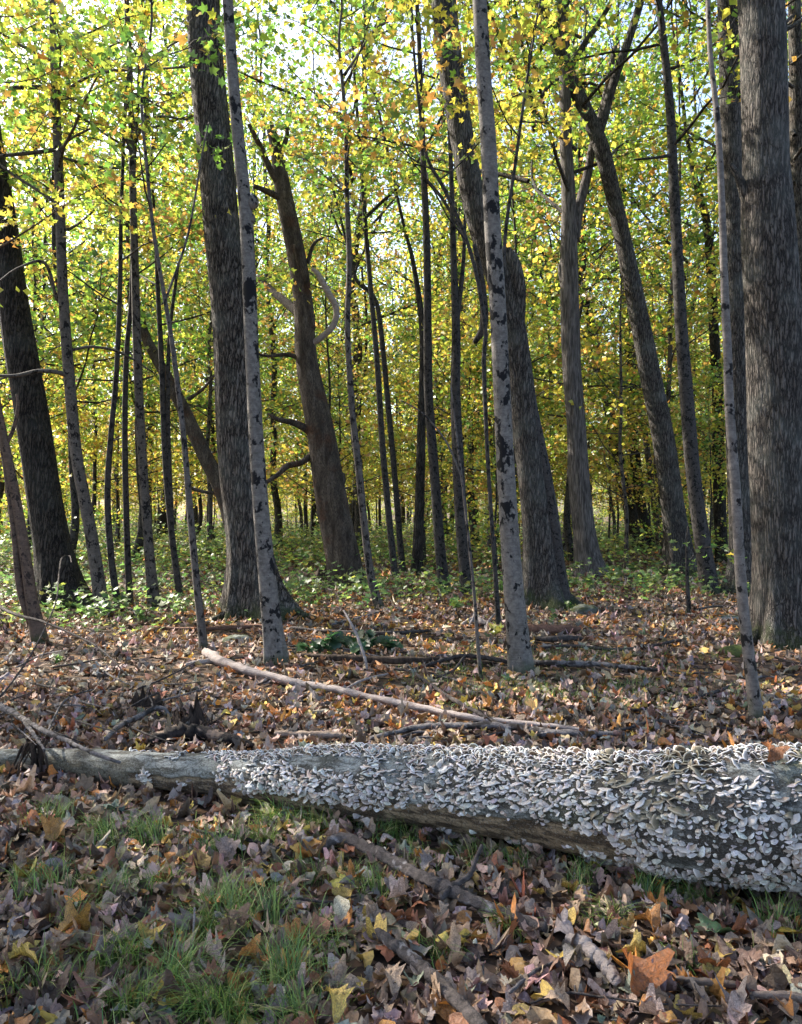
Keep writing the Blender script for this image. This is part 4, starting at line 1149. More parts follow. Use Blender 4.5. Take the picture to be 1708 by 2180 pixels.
# bracket shapes
def bracket(seed, cup, wav, kind, nt_=10):
    r = np.random.default_rng(seed)
    nr = 4
    tk = 0.5 if kind == 'olive' else 1.0
    th = np.linspace(-1.45, 1.45, nt_)
    rho = np.array([0.0, 0.45, 0.8, 1.0])
    ph = r.uniform(0, 6.28)
    edge = 1 + wav * np.sin(2.6 * th + ph) + 0.06 * r.normal(0, 1, nt_)
    T, Rr = np.meshgrid(th, rho)
    E = np.repeat(edge[None], nr, 0)
    x = Rr * E * np.sin(T) * 1.05; y = Rr * E * np.cos(T)
    z = -cup * Rr ** 2 + 0.10 * np.sin(3 * T + ph) * Rr + 0.05
    top = np.stack([x, y, z], -1).reshape(-1, 3)
    z2 = z - tk * (0.30 * (1 - 0.65 * Rr) + 0.06)
    bot = np.stack([x * 0.97, y * 0.97, z2], -1).reshape(-1, 3)
    v = np.vstack([top, bot])
    f = []
    for a in range(nr - 1):
        for b in range(nt_ - 1):
            p0 = a * nt_ + b
            f.append((p0, p0 + 1, p0 + nt_ + 1, p0 + nt_)); o_ = nr * nt_
            f.append((o_ + p0 + nt_, o_ + p0 + nt_ + 1, o_ + p0 + 1, o_ + p0))
    for b in range(nt_ - 1):
        p0 = (nr - 1) * nt_ + b; f.append((p0, p0 + 1, nr * nt_ + p0 + 1, nr * nt_ + p0))
    if kind == 'white':
        zones = [(0.26, 0.225, 0.20), (0.42, 0.385, 0.36), (0.42, 0.39, 0.365), (0.66, 0.63, 0.60)]; und = (0.22, 0.165, 0.125)
    elif kind == 'tan':
        zones = [(0.20, 0.145, 0.105), (0.30, 0.225, 0.175), (0.36, 0.29, 0.235), (0.54, 0.47, 0.40)]; und = (0.26, 0.17, 0.11)
    else:
        zones = [(0.075, 0.075, 0.045), (0.14, 0.125, 0.085), (0.20, 0.17, 0.12), (0.40, 0.36, 0.28)]; und = (0.16, 0.115, 0.075)
    c = np.vstack([np.repeat(np.array(zones), nt_, 0), np.repeat(np.array([und]), nr * nt_, 0)])
    c[nr * nt_ + (nr - 1) * nt_:] = zones[3]
    return v, np.array(f), c
BR = {k_: [bracket(500 + 10 * a + b, 0.15 + 0.12 * b, 0.10 + 0.05 * b, k_) for b in range(3)] for a, k_ in enumerate(('white', 'tan', 'olive'))}
BRL = {k_: [bracket(500 + 10 * a + b, 0.15 + 0.12 * b, 0.10 + 0.05 * b, k_, 6) for b in range(3)] for a, k_ in enumerate(('white', 'tan', 'olive'))}
BRM = {}
for k_ in BR:
    BRM[k_] = []
    for (v, f, c) in BR[k_]:
        gg = Geo(); gg.add(v, f, c); BRM[k_].append(gg.mesh('bracket_fungus', M_FUNGUS))
R5 = np.random.default_rng(55)
cand = []
NC = 20000
ss = R5.uniform(0, 1, NC); pp = R5.uniform(-1.35, 2.2, NC)
kidx = (ss * (len(LOGP) - 1)).astype(int)
U_ = LOGP[kidx, 0] / LOGP[kidx, 1] * FPX + CX
QQ = np.stack([arc[kidx], np.cos(pp) * LOGP[kidx, 3], np.sin(pp) * LOGP[kidx, 3]], -1)
CL = fbm(QQ, 9, 71, 2); SP = np.sin(pp - 0.35)
DENS = fungus_density(U_, SP, CL, fbm(QQ, 2.2, 72, 2))
DISP = disp_.reshape(len(LOGP), NS)[kidx, np.round(pp / (2 * np.pi) * NS).astype(int) % NS]
for k_, ph, u_, cl, sp, dens, dsp in zip(kidx, pp, U_, CL, SP, DENS, DISP):
    if u_ < 270 or u_ > 2000: continue
    n_ = math.cos(ph) * frt[k_] + math.sin(ph) * upv[k_]
    pos = LOGP[k_, :3] + n_ * (LOGP[k_, 3] + dsp)
    if R5.random() > dens * (1.5 if sp < 0.75 else 1.0): continue
    old = 1290 < u_ < 1520 and -0.2 < sp < 1.0 and cl > 0.47 or (u_ > 1640 and -0.1 < sp < 0.9 and cl > 0.40)
    kind = 'olive' if old and R5.random() < 0.45 else ('tan' if R5.random() < (0.35 if 560 < u_ < 960 else 0.16) else 'white')
    size = R5.uniform(0.0065, 0.014) + 0.011 * R5.random() ** 3 * (0.8 + 0.5 * LOGP[k_, 3] / 0.2)
    if kind == 'olive': size *= R5.uniform(1.2, 1.8)
    cand.append((size, k_, ph, kind, n_, pos))
cand.sort(key=lambda c_: -c_[0] * (1.0 if -1.2 < c_[2] < 1.7 else 0.3) / np.linalg.norm(c_[5] - np.array([0, 0, CAM_H])))
rest = Geo()
for q, (size, k_, ph, kind, n_, pos) in enumerate(cand):
    down = math.sin(ph) * frt[k_] - math.cos(ph) * upv[k_]
    al = R5.uniform(0.35, 1.3) if ph < 1.0 else R5.uniform(0.0, 1.1)
    tw = R5.normal(0, 0.6) if ph < 1.0 else R5.normal(0, 0.9)
    side = tanv[k_] * math.cos(tw) + down * math.sin(tw)
    dn = down * math.cos(tw) - tanv[k_] * math.sin(tw)
    out_ = n_ * math.cos(al) + dn * math.sin(al)
    nor = np.cross(side, out_)
    if nor.dot(n_ if al > 0.5 else (-dn)) < 0: side = -side; nor = -nor
    Mx = np.column_stack([side, out_, nor])
    loc = pos - n_ * (0.12 * size) - log_base
    vi = int(R5.integers(0, 3))
    tint = np.clip(R5.normal(1.0, 0.26), 0.35, 1.5)
    if q < 300:
        o = link('bracket_fungus', BRM[kind][vi], log)
        M4 = Matrix.Identity(4)
        for a in range(3):
            for b in range(3): M4[a][b] = Mx[a, b] * size
            M4[a][3] = loc[a]
        o.matrix_local = M4
    else:
        v, f, c = BRL[kind][vi]
        rest.add((v * size) @ Mx.T + loc, f, np.clip(c * tint * (1 + R5.normal(0, 0.03, 3)), 0, 0.85))
o = link('small_fungus_crust', rest.mesh('small_fungus_crust', M_FUNGUS), log); o['kind'] = 'stuff'
print('FUNGI', len(cand))

# torn bark hanging on the narrow end, a leaf caught on the top of the log
def shard(geo, p, h, w, ang, lean, r):
    n = 6
    t = np.linspace(0, 1, n)
    path = np.array(p)[None] + np.stack([lean[0] * t + 0.1 * w * r.normal(0, 1, n), lean[1] * t + 0.1 * w * r.normal(0, 1, n), h * t], -1)
    wd = w * (1 - 0.7 * t) * r.uniform(0.6, 1.3, n)
    sx, sy = math.cos(ang), math.sin(ang)
    th = 0.25 * w
    vv = []
    for k in range(n):
        for (a, b) in ((-1, -1), (1, -1), (1, 1), (-1, 1)):
            vv.append(path[k] + np.array([sx * wd[k] * a * 0.5 - sy * th * b * 0.5, sy * wd[k] * a * 0.5 + sx * th * b * 0.5, 0]))
    ff = []
    for k in range(n - 1):
        for a in range(4):
            ff.append((k * 4 + a, k * 4 + (a + 1) % 4, k * 4 + 4 + (a + 1) % 4, k * 4 + 4 + a))
    ff.append((n * 4 - 4, n * 4 - 3, n * 4 - 2, n * 4 - 1)); ff.append((3, 2, 1, 0))
    geo.add(np.array(vv), np.array(ff))
R6 = np.random.default_rng(66)
g = Geo()
pb = np.array([(75 - CX) / FPX * 4.15, 4.15, 0.17])
for q in range(16):
    a = R6.uniform(0, 3.14)
    shard(g, pb + np.array([R6.normal(0, 0.035), R6.normal(0, 0.02), R6.uniform(0, 0.03)]) , -R6.uniform(0.10, 0.20), R6.uniform(0.015, 0.04), a, (R6.normal(0, 0.05), R6.normal(-0.03, 0.02)), R6)
o = link('torn_bark', g.mesh('torn_bark', M_ROT, False), log, tuple(-log_base))
lt = link('fallen_leaf', LEAFM['maple'][1], None, (0, 0, 0)); kk = int(np.argmin(np.abs(LOGP[:, 0] / LOGP[:, 1] * FPX + CX - 1608)))
lt.location = tuple(LOGP[kk, :3] + np.array([0, -0.08, LOGP[kk, 3] + 0.015])); lt.rotation_euler = (0.9, 0.2, 0.3); lt.scale = (0.085,) * 3; lt.color = (0.30, 0.11, 0.035, 1)
tag(lt, 'rust-brown leaf caught on top of the fungus-covered log', 'leaf')

# ------------------------------------------------------------------ branches and sticks on the ground
def stick(name, label, mat, pts, lift=0.4, cat='branch', sides=10, seed=0, forks=(), group=None, hover=None, wob=0.09):
    """pts: (u, v, width); lies on the floor. hover: heights above the floor, one for each point"""
    r = np.random.default_rng(seed + 900)
    def to3(ps, hv):
        a = []
        for k, (u, v, w) in enumerate(ps):
            h = hv[k] if hv is not None else None
            if h is None: h = 0.0
            d = (CAM_H - h) * FPX / (v - CY) if h else ground_d(v)
            x = (u - CX) / FPX * d
            rad = w * d / FPX * 0.5
            a.append([x, d, (h + (0.03 if d < 5 else 0.01) if h else gz(x, d) + rad * lift + (0.035 if d < 4.5 else 0.02)), rad])
        return np.array(a)
    a = to3(pts, hover)
    base = a[0, :3].copy(); base[2] = gz(base[0], base[1])
    root = thing(name, label, cat, tuple(base), group)
    def build(arr, nm, parent):
        pth = catmull(arr, max(10, len(arr) * 7))
        pth[:, 3] *= 1 + r.normal(0, wob, len(pth)); pth[:, 3] = np.maximum(pth[:, 3], 0.0015)
        pth[:, :3] -= base
        pth[:, :3] += r.normal(0, 0.10, (len(pth), 3)) * pth[:, 3:4]
        g = Geo(); v, f = tube_arrays(pth[:, :3], pth[:, 3], sides, True, lump(seed, 0.22)); g.add(v, f)
        return link(nm, g.mesh(nm, mat), parent)
    build(a, 'stem', root)
    for fk in forks:
        fp, fh = fk if isinstance(fk, tuple) and len(fk) == 2 and isinstance(fk[0], list) else (fk, None)
        build(to3(fp, fh), 'fork', root)
    return root
stick('fallen_branch', 'long bleached bare branch lying on the leaves behind the log', M_PALE,
      [(438, 1404, 22), (470, 1422, 22), (520, 1440, 19), (640, 1466, 18), (760, 1488, 17), (870, 1512, 17), (1000, 1538, 15), (1100, 1552, 14), (1200, 1562, 13), (1275, 1570, 8)], 1.0, seed=1,
      forks=[[(455, 1415, 12), (425, 1418, 10), (395, 1422, 6)], [(725, 1478, 6), (770, 1455, 6), (830, 1440, 4)]])
stick('fallen_branch', 'long dark curved branch lying between the bleached branch and the log', M_GSTICK,
      [(790, 1582, 9), (840, 1570, 12), (900, 1558, 14), (980, 1556, 14), (1080, 1560, 15), (1170, 1572, 15), (1250, 1575, 13), (1330, 1574, 10)], 1.0, seed=2,
      forks=[[(1120, 1582, 10), (1160, 1575, 11), (1185, 1558, 11), (1188, 1552, 7)]])
stick('fallen_branch', 'dark stick crossing over the bleached branch', M_STICK,
      [(1062, 1556, 9), (1020, 1532, 10), (960, 1496, 9), (905, 1462, 8), (870, 1440, 6), (800, 1432, 4)], 2.4, seed=3)
stick('wet_log', 'short dark wet log lying against the back of the fallen log', M_CHAR,
      [(318, 1592, 14), (350, 1584, 24), (400, 1578, 30), (440, 1580, 27), (490, 1588, 20), (540, 1598, 10)], 0.9, 'log', seed=4, sides=14, wob=0.12)
stick('tan_stick', 'smooth tan stick lying behind the middle of the log', M_TAN, [(585, 1572, 10), (640, 1576, 14), (700, 1577, 14), (728, 1577, 11)], 1.0, 'stick', seed=5)
stick('fallen_branch', 'bowed grey branch arching off the leaves by the rotten stump', M_GSTICK,
      [(225, 1585, 9), (255, 1556, 12), (295, 1530, 12), (330, 1512, 11), (350, 1512, 9), (362, 1530, 5)], 1.0, seed=6, hover=[0.10, 0.08, 0.08, 0.09, 0.09, 0.04])
stick('dead_twig_branch', 'grey dead branch resting its tip across the narrow end of the log', M_GSTICK,
      [(-30, 1490, 15), (30, 1530, 14), (80, 1562, 12), (140, 1590, 9), (200, 1618, 8), (256, 1638, 6)], 1.0, seed=7, hover=[0.14, 0.16, 0.19, 0.23, 0.24, 0.22],
      forks=[([(50, 1545, 9), (75, 1580, 8), (95, 1610, 6)], [0.17, 0.19, 0.20]), ([(100, 1572, 5), (140, 1500, 4), (200, 1470, 3)], [0.2, 0.22, 0.2])])
stick('dead_twig_branch', 'thin dark arching twig above the sunlit leaves beside the forked sapling', M_STICK,
      [(-40, 1270, 8), (20, 1305, 7), (90, 1325, 6), (150, 1350, 5), (215, 1385, 4), (270, 1440, 3)], 1.0, seed=8, hover=[0.35, 0.33, 0.32, 0.26, 0.18, 0.05])
stick('dead_twig_branch', 'curly dry vine rising in front of the dark leaning oak', M_STICK,
      [(-10, 1500, 4), (30, 1450, 4), (70, 1390, 3.5), (100, 1330, 3), (120, 1280, 3), (126, 1220, 3), (132, 1190, 3), (148, 1185, 2), (152, 1200, 2)], 1.0, seed=9,
      hover=[0.12, 0.22, 0.36, 0.5, 0.62, 0.78, 0.85, 0.87, 0.82])
stick('fallen_branch', 'crooked foreground branch with flaking bark and an upright twig', M_PSTICK,
      [(688, 1840, 12), (705, 1824, 18), (735, 1820, 20), (770, 1836, 21), (830, 1868, 23), (890, 1902, 24), (950, 1932, 27), (1010, 1958, 22), (1080, 1982, 18), (1160, 2012, 16)], 1.1, seed=10, sides=14,
      forks=[([(938, 1928, 14), (965, 1905, 13), (1000, 1880, 11), (1012, 1850, 9), (1026, 1816, 6)], [0.03, 0.05, 0.07, 0.11, 0.15])])
stick('fallen_branch', 'broken whitish peeling branch end among orange leaves', M_PALE,
      [(1205, 2032, 16), (1235, 2044, 26), (1265, 2068, 28), (1290, 2096, 26), (1315, 2128, 20)], 1.0, seed=11, sides=14)
stick('fallen_branch', 'black and white barked branch poking up from the bottom leaves', M_PSTICK,
      [(800, 2022, 18), (830, 2048, 24), (875, 2085, 26), (925, 2130, 27), (975, 2182, 28), (1030, 2240, 28)], 1.1, seed=12, sides=14)
stick('white_stick', 'thin white stick standing upright in the grass', M_PALE, [(411, 2025, 5), (413, 1990, 5), (415, 1952, 5)], 1.0, 'stick', seed=13, hover=[0.01, 0.055, 0.10], sides=6)
stick('twig', 'thin grey twig lying in the grass in front of the log', M_STICK, [(400, 1785, 5), (440, 1798, 6), (490, 1805, 7), (545, 1820, 7), (610, 1838, 5)], 1.5, 'twig', seed=14, sides=7)
stick('twig', 'short grey twig under the fungus-covered log belly', M_STICK, [(1462, 1905, 8), (1500, 1892, 8), (1530, 1880, 6)], 1.4, 'twig', seed=15, sides=7) if False else None
stick('flat_stick', 'flat weathered grey stick on the leaves below the russet maple leaf', M_TAN, [(1440, 2118, 10), (1500, 2128, 14), (1560, 2134, 14), (1610, 2138, 8)], 1.2, 'stick', seed=16)
stick('flat_stick', 'long split weathered stick beside the flat grey stick', M_TAN, [(1600, 2150, 10), (1660, 2156, 17), (1740, 2166, 18)], 1.0, 'stick', seed=17)
stick('twig', 'thin dark twig running under the big upright orange leaf', M_STICK, [(1130, 2172, 5), (1200, 2150, 6), (1290, 2160, 6), (1400, 2172, 5), (1560, 2178, 5)], 2.0, 'twig', seed=18, sides=7)
stick('twig', 'short forked grey twig between the two foreground branches', M_GSTICK, [(1085, 2150, 9), (1130, 2110, 10), (1175, 2085, 8), (1215, 2062, 5)], 1.5, 'twig', seed=19, sides=7)
stick('twig', 'thin twig in the grass left of the crooked branch', M_STICK, [(580, 1940, 4), (640, 1945, 6), (700, 1950, 5), (760, 1935, 3)], 1.5, 'twig', seed=20, sides=7)
stick('fallen_branch', 'reddish rotten log piece lying behind the centre birch', M_RED, [(1040, 1345, 12), (1120, 1350, 17), (1200, 1352, 17), (1235, 1350, 10)], 0.9, 'log', seed=21)
stick('fallen_branch', 'dark mossy branch running right from the foot of the centre birch', M_GSTICK,
      [(1130, 1420, 12), (1190, 1424, 15), (1260, 1424, 13), (1330, 1430, 11), (1400, 1436, 7)], 1.0, seed=22)
stick('fallen_branch', 'dark bowed branch left of the centre birch foot', M_STICK,
      [(880, 1428, 6), (930, 1412, 8), (985, 1398, 9), (1050, 1404, 9), (1090, 1414, 6)], 1.0, seed=23, hover=[0.03, 0.06, 0.10, 0.08, 0.05],
      forks=[([(990, 1398, 5), (965, 1430, 5), (930, 1445, 4)], [0.10, 0.06, 0.03])])
stick('leaning_twig', 'pale thin pole leaning over the dark green leafy branch', M_PALE, [(782, 1428, 5), (776, 1400, 6), (760, 1355, 6), (745, 1325, 5), (732, 1302, 4)], 1.0, 'stick', seed=24, hover=[0.02, 0.13, 0.30, 0.42, 0.50], sides=7)
stick('fallen_branch', 'thin dark fallen pole lying behind the left birch', M_RED, [(305, 1340, 8), (400, 1345, 9), (500, 1342, 10), (590, 1338, 9)], 1.0, seed=25)
stick('fallen_branch', 'dark low branch crossing the litter between the two birches', M_STICK, [(620, 1342, 7), (720, 1352, 9), (830, 1355, 9), (920, 1348, 6)], 1.0, seed=26)
stick('fallen_branch', 'brown decaying pole lying under the dark green leafy branch', M_ROT, [(640, 1402, 9), (740, 1412, 14), (860, 1418, 15), (960, 1414, 12), (1060, 1420, 8)], 0.8, seed=27)
stick('sunlit_root', 'sunlit bare root and twigs behind the centre birch', M_PALE, [(985, 1338, 8), (1008, 1332, 12), (1035, 1336, 10), (1060, 1342, 6)], 1.0, 'root', seed=28,
      forks=[([(1000, 1332, 4), (1008, 1315, 4), (1012, 1292, 3)], [0.04, 0.12, 0.22]), ([(1035, 1336, 4), (1045, 1318, 4), (1064, 1300, 3)], [0.04, 0.10, 0.17])])
stick('twig', 'thin curved stick on the open litter below the massive maple', M_STICK, [(1325, 1562, 6), (1390, 1545, 8), (1450, 1548, 8), (1560, 1562, 6)], 1.2, 'twig', seed=29, sides=7)
stick('twig', 'dark thin stick lying left of the crooked pale sapling', M_STICK, [(1470, 1498, 6), (1520, 1486, 7), (1560, 1470, 5)], 1.2, 'twig', seed=30, sides=7)
stick('twig', 'long thin branch on the litter right of the centre birch', M_STICK, [(1130, 1388, 5), (1210, 1382, 6), (1330, 1390, 6), (1450, 1372, 5)], 1.5, 'twig', seed=31, sides=7)
stick('twig', 'thin dark stick on the litter near the flared grey maple foot', M_STICK, [(1485, 1302, 5), (1530, 1295, 6), (1600, 1300, 4)], 1.5, 'twig', seed=32, sides=7)
stick('fallen_branch', 'dark broken branch poking up behind the bleached branch', M_STICK, [(1120, 1365, 6), (1170, 1372, 12), (1215, 1370, 13), (1240, 1368, 7)], 1.0, seed=33)

# brushwood at the narrow end of the log, thin sticks scattered over the litter
RT = np.random.default_rng(123)
for q in range(16):
    u = RT.uniform(-30, 330); v = RT.uniform(1420, 1570); L = RT.uniform(60, 170); a = RT.uniform(-0.9, 0.9)
    h0, h1, h2 = RT.uniform(0.02, 0.06), RT.uniform(0.04, 0.14), RT.uniform(0.02, 0.22)
    stick('twig', 'thin dead twig in the brushwood tangle near the narrow log end', M_STICK if q % 3 else M_GSTICK,
          [(u, v, 4.5), (u + L * 0.5 * math.cos(a), v - L * 0.4 * math.sin(a) + RT.normal(0, 6), 4), (u + L * math.cos(a), v - L * 0.8 * math.sin(a), 2)], 1.0, 'twig', 6, 600 + q,
          [([(u + L * 0.5 * math.cos(a), v - L * 0.4 * math.sin(a), 2.5), (u + L * 0.6 * math.cos(a), v - L * 0.4 * math.sin(a) - 26, 1.5)], [h1, h1 + 0.06])], 'brushwood twigs', [h0, h1, h2])
for q in range(30):
    v = 1330 + 250 * RT.random() ** 0.8; u = RT.uniform(350, 1700); L = RT.uniform(40, 130); a = RT.normal(0, 0.22)
    stick('twig', 'short thin dead stick lying flat on the litter behind the log', M_STICK if q % 2 else M_GSTICK,
          [(u, v, 4.5), (u + L * 0.5, v - L * 0.5 * math.sin(a) + RT.normal(0, 4), 5), (u + L, v - L * math.sin(a), 3)], 1.2, 'twig', 6, 700 + q, (), 'thin sticks on the litter')

# ragged rotten stumps behind the log
def stump(label, u, v, n, h, w, seed, name='rotten_stump'):
    r = np.random.default_rng(seed)
    p = G(u, v); root = thing(name, label, 'stump', tuple(p))
    g = Geo()
    S_ = 26
    th = np.linspace(0, 2 * np.pi, S_, endpoint=False)
    jag = h * (0.35 + 0.65 * r.random(S_) ** 1.5) * (0.7 + 0.3 * np.sin(th + r.uniform(0, 6)))
    rows = []
    for k, t in enumerate(np.linspace(0, 1, 7)):
        rad = w * 1.25 * (1.0 + 0.9 * (1 - t) ** 3) * (1 + 0.16 * np.sin(4 * th + seed) + r.normal(0, 0.10, S_)) * (1 - 0.25 * t)
        rows.append(np.stack([rad * np.cos(th), rad * np.sin(th), -0.05 + (jag + 0.05) * t], -1))
    for k, t in enumerate((0.8, 0.4, 0.15)):
        rad = w * (0.75 - 0.15 * k) * (1 + r.normal(0, 0.12, S_))
        rows.append(np.stack([rad * np.cos(th), rad * np.sin(th), jag * t], -1))
    vv = np.vstack(rows + [np.array([[0, 0, 0.02]])])
    m_ = len(rows)
    i = np.arange(m_ - 1)[:, None] * S_; j = np.arange(S_)[None, :]; j2 = (j + 1) % S_
    ff = np.stack([i + j, i + j2, i + S_ + j2, i + S_ + j], -1).reshape(-1, 4)
    k = np.arange(S_); c_ = np.full(S_, len(vv) - 1)
    ff = np.vstack([ff, np.stack([(m_ - 1) * S_ + k, (m_ - 1) * S_ + (k + 1) % S_, c_, c_], -1)])
    g.add(vv, ff)
    for q in range(n // 3):
        a = r.uniform(0, 6.28); rr = w * r.uniform(0.6, 2.2)
        shard(g, (rr * math.cos(a), rr * math.sin(a), -0.02), h * r.uniform(0.15, 0.5), r.uniform(0.02, 0.06), r.uniform(0, 3.14), (r.normal(0, 0.10), r.normal(0, 0.10)), r)
    link('splintered_wood', g.mesh('splintered_wood', M_ROT, False), root)
    return root
stump('ragged dark rotten stump behind the short wet log', 398, 1548, 40, 0.25, 0.09, 71)
stump('broken splintered stump left of the ragged dark stump', 310, 1510, 30, 0.20, 0.09, 72)
stump('small ragged root mass beside the foot of the broken dead tree', 690, 1240, 40, 0.45, 0.25, 73, 'root_mass')
stump('small torn rotten snag on the litter below the crooked pale sapling', 1238, 1532, 14, 0.12, 0.04, 74, 'rotten_snag')

# stones and mossy mounds
def stone(label, u, v, sx, sz, col, seed, name='mossy_stone'):
    r = np.random.default_rng(seed)
    p = G(u, v)
    g = Geo()
    n1_, n2_ = 20, 12
    th = np.linspace(0, 2 * np.pi, n1_, endpoint=False); la = np.linspace(-0.4, 1.5, n2_)
    T, L = np.meshgrid(th, la)
    d_ = np.stack([np.cos(T) * np.cos(L), np.sin(T) * np.cos(L), np.sin(L)], -1).reshape(-1, 3)
    rr = 1 + 0.5 * (fbm(d_ + seed, 1.6, seed, 3) - 0.5)
    v_ = d_ * rr[:, None] * np.array([sx, sx * 0.7, sz])
    i = np.arange(n2_ - 1)[:, None] * n1_; j = np.arange(n1_)[None, :]
    f = np.stack([i + j, i + (j + 1) % n1_, i + n1_ + (j + 1) % n1_, i + n1_ + j], -1).reshape(-1, 4)
    mo = np.clip((fbm(d_ + 3, 3, seed + 1, 3) - 0.4) * 5, 0, 1)[:, None]
    c = np.array(col) * (1 - mo) + np.array([0.045, 0.058, 0.016]) * mo
    g.add(v_, f, c)
    o = link(name, g.mesh(name, M_STONE), None, tuple(p)); tag(o, label, 'stone' if 'stone' in name else 'moss')
stone('rounded mossy stone right of the twin-stemmed tree foot', 1248, 1306, 0.20, 0.13, (0.10, 0.11, 0.11), 81)
stone('low grey stone lying behind the left birch', 505, 1362, 0.18, 0.07, (0.17, 0.18, 0.17), 82)
stone('flat pale grey stone in the litter before the flared grey maple', 1690 - 130, 1318, 0.20, 0.05, (0.20, 0.21, 0.21), 83)
stone('small pale stone on the litter near the lone thin stem', 1690, 1300, 0.10, 0.06, (0.22, 0.23, 0.24), 84) if False else None
stone('green moss cushion at the foot of the massive ridged maple', 1568, 1396, 0.20, 0.09, (0.07, 0.09, 0.02), 85, 'moss_mound')


# ------------------------------------------------------------------ green things on the floor
R7 = np.random.default_rng(77)
def seedling(label, u, v, h, nl, size, pal, seed, shape=STAR, name='seedling', group='green seedlings on the litter', wide=0.5):
    r = np.random.default_rng(seed)
    p = G(u, v); root = thing(name, label, 'plant', tuple(p), group)
    g = Geo(); pos = []
    ns = max(1, nl // 6)
    for s_ in range(ns):
        a = r.uniform(0, 6.28); top = np.array([math.cos(a) * h * wide * r.uniform(0.2, 1), math.sin(a) * h * wide * r.uniform(0.2, 1), h * r.uniform(0.6, 1.05)])
        t = np.linspace(0, 1, 5)[:, None]
        path = np.array([0, 0, -0.02]) * (1 - t) + top * t + np.array([0, 0, 0.05 * h]) * np.sin(np.pi * t)
        v_, f_ = tube_arrays(path, np.linspace(0.0035, 0.0015, 5), 4, False); g.add(v_, f_)
        for q in range(max(3, nl // ns)):
            pos.append(path[r.integers(2, 5)] + r.normal(0, 1, 3) * np.array([0.3, 0.3, 0.10]) * h * 0.55)
    link('stem', g.mesh('stem', M_STICK), root)
    pos = np.array(pos); g = Geo(); n = len(pos)
    leaves(g, shape, pos, size * r.uniform(0.7, 1.2, n), r.uniform(0, 6.28, n), np.stack([r.normal(0, 0.4, n), r.normal(0, 0.4, n) - 0.3, np.ones(n)], -1), pick(r, n, pal, [1] * len(pal), 0.2), 0.3, 0.0, r)
    link('foliage', g.mesh('foliage', M_LEAF, False), root)
DGR = [(0.025, 0.075, 0.028), (0.035, 0.095, 0.03), (0.02, 0.055, 0.025)]
MGR = [(0.10, 0.19, 0.05), (0.14, 0.24, 0.06), (0.08, 0.15, 0.045)]
YGR = [(0.30, 0.30, 0.05), (0.22, 0.28, 0.05), (0.42, 0.34, 0.06)]
for q, (u, v) in enumerate([(700, 1388), (745, 1380), (790, 1384), (832, 1388), (668, 1392), (760, 1396)]):
    seedling('dark green leafy fallen oak spray under the leaning pale pole', u, v, 0.17, 20, 0.15, DGR, 200 + q, OAKL, 'leafy_spray', 'dark green leaf sprays lying on the litter', 0.9)
seedling('sunlit yellow-green sprig glowing beside the sunlit root', 1055, 1358, 0.16, 14, 0.09, YGR, 210, STAR, 'seedling', None)
seedling('little green seedling at the very foot of the centre birch', 1085, 1455, 0.10, 10, 0.05, MGR, 211, OVAL, 'seedling', None)
seedling('upright green seedling behind the reddish rotten log piece', 1190, 1345, 0.25, 10, 0.085, MGR, 212, STAR, 'seedling', None)
seedling('low green plant in front of the twin-stemmed tree foot', 1215, 1302, 0.14, 14, 0.09, MGR, 213, STAR, 'seedling', None)
seedling('small green seedling at the forked sapling foot', 115, 1420, 0.10, 6, 0.08, MGR, 214, STAR, 'seedling', None)
seedling('green maple seedling on the litter left of the pale sapling', 300, 1325, 0.14, 10, 0.11, MGR, 215, MAPLE, 'seedling', None)
seedling('yellowing seedling in front of the mottled black trunk', 985, 1300, 0.22, 8, 0.10, YGR, 216, STAR, 'seedling', None)
for q in range(46):
    u = R7.uniform(-20, 1720); v = R7.uniform(1236, 1312)
    if 1080 < u < 1560: v = R7.uniform(1215, 1262)
    if u < 420: v = R7.uniform(1262, 1345)
    seedling('knee-high green woodland seedling among the tree feet', u, v, R7.uniform(0.22, 0.5), int(R7.integers(14, 30)), 0.10, MGR + YGR[1:2], 300 + q)
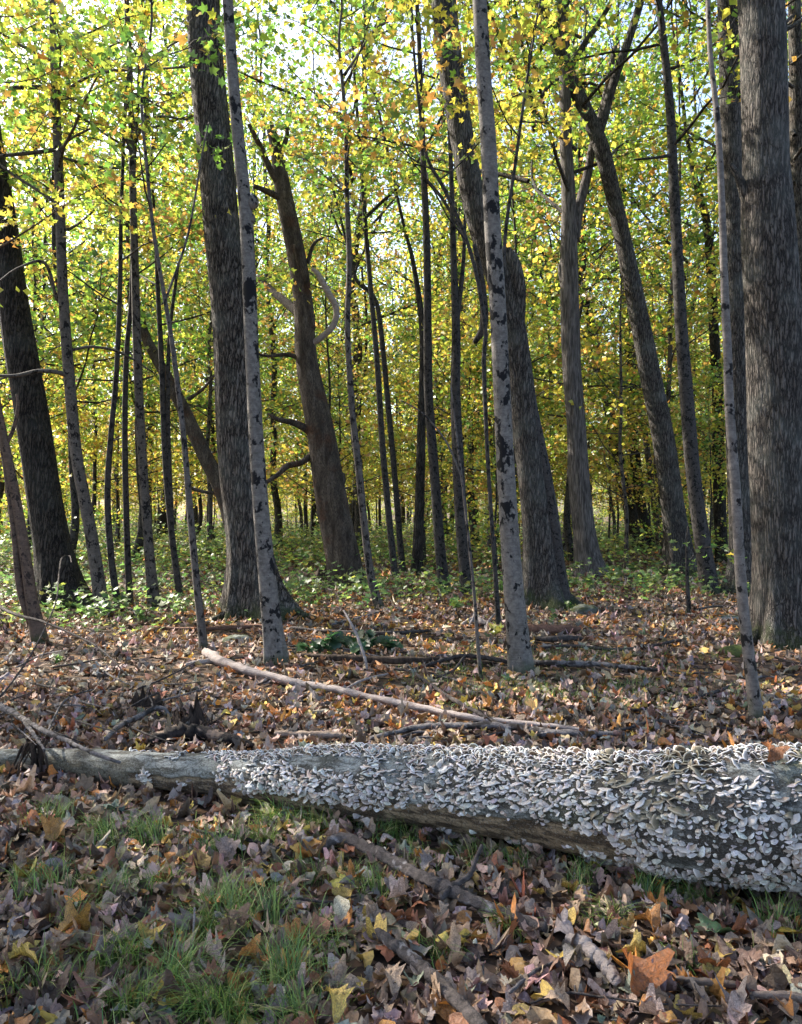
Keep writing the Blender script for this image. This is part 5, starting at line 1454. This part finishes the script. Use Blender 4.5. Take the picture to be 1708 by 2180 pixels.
for q in range(34):
    u = R7.uniform(-20, 1720); v = R7.uniform(1165, 1225)
    seedling('waist-high light green bush deeper among the trunks', u, v, R7.uniform(0.6, 1.3), int(R7.integers(40, 70)), 0.12, [MGR[1], YGR[1], (0.24, 0.32, 0.08)], 400 + q, STAR, 'woodland_bush', 'light green bushes deeper in the woods', 0.7)
# the sheet of green ground cover farther in
g = Geo()
n = 60000
d = 9.0 + 61 * R7.random(n) ** 1.25
x = R7.uniform(-1, 1, n) * (0.54 * d + 2)
pt = np.stack([x, d, 0 * x], -1)
cover = fbm(pt, 0.22, 91, 3)
left = np.clip((-x / d - 0.05) * 3.0, 0, 1)
keepn = R7.random(n) < np.clip((cover - 0.42 + 0.02 * (d - 11) + 0.25 * left) * 3.2, 0, 1) * np.clip((d - 9.3 + 1.5 * left) / 3.5, 0, 1)
x, d = x[keepn], d[keepn]; n = len(x)
hgt = np.abs(R7.normal(0, 1, n)) * (0.10 + 0.007 * d) * (0.5 + fbm(np.stack([x, d, 0 * x], -1), 0.9, 92, 2))
p = np.stack([x, d, ground_z(x, d) + 0.03 + hgt], -1)
leaves(g, STAR, p[d < 18], R7.uniform(0.06, 0.12, int((d < 18).sum())), R7.uniform(0, 6.28, int((d < 18).sum())), np.stack([R7.normal(0, 0.4, int((d < 18).sum())), R7.normal(0, 0.4, int((d < 18).sum())), np.ones(int((d < 18).sum()))], -1),
       pick(R7, int((d < 18).sum()), MGR + [(0.24, 0.30, 0.07)], [1, 1, 1, 1.2], 0.2), 0.3, 0, R7)
s_ = d >= 18
leaves(g, KITE, p[s_], R7.uniform(0.10, 0.19, int(s_.sum())), R7.uniform(0, 6.28, int(s_.sum())), np.stack([R7.normal(0, 0.4, int(s_.sum())), R7.normal(0, 0.4, int(s_.sum())), np.ones(int(s_.sum()))], -1),
       pick(R7, int(s_.sum()), MGR + [(0.26, 0.30, 0.07), (0.36, 0.33, 0.07)], [1, 1, 0.7, 1.6, 0.8], 0.2), 0.3, 0, R7)
gc = link('ground_cover', g.mesh('ground_cover', M_LEAF, False)); gc['kind'] = 'stuff'; gc['label'] = 'low green ground plants spreading under the trees'
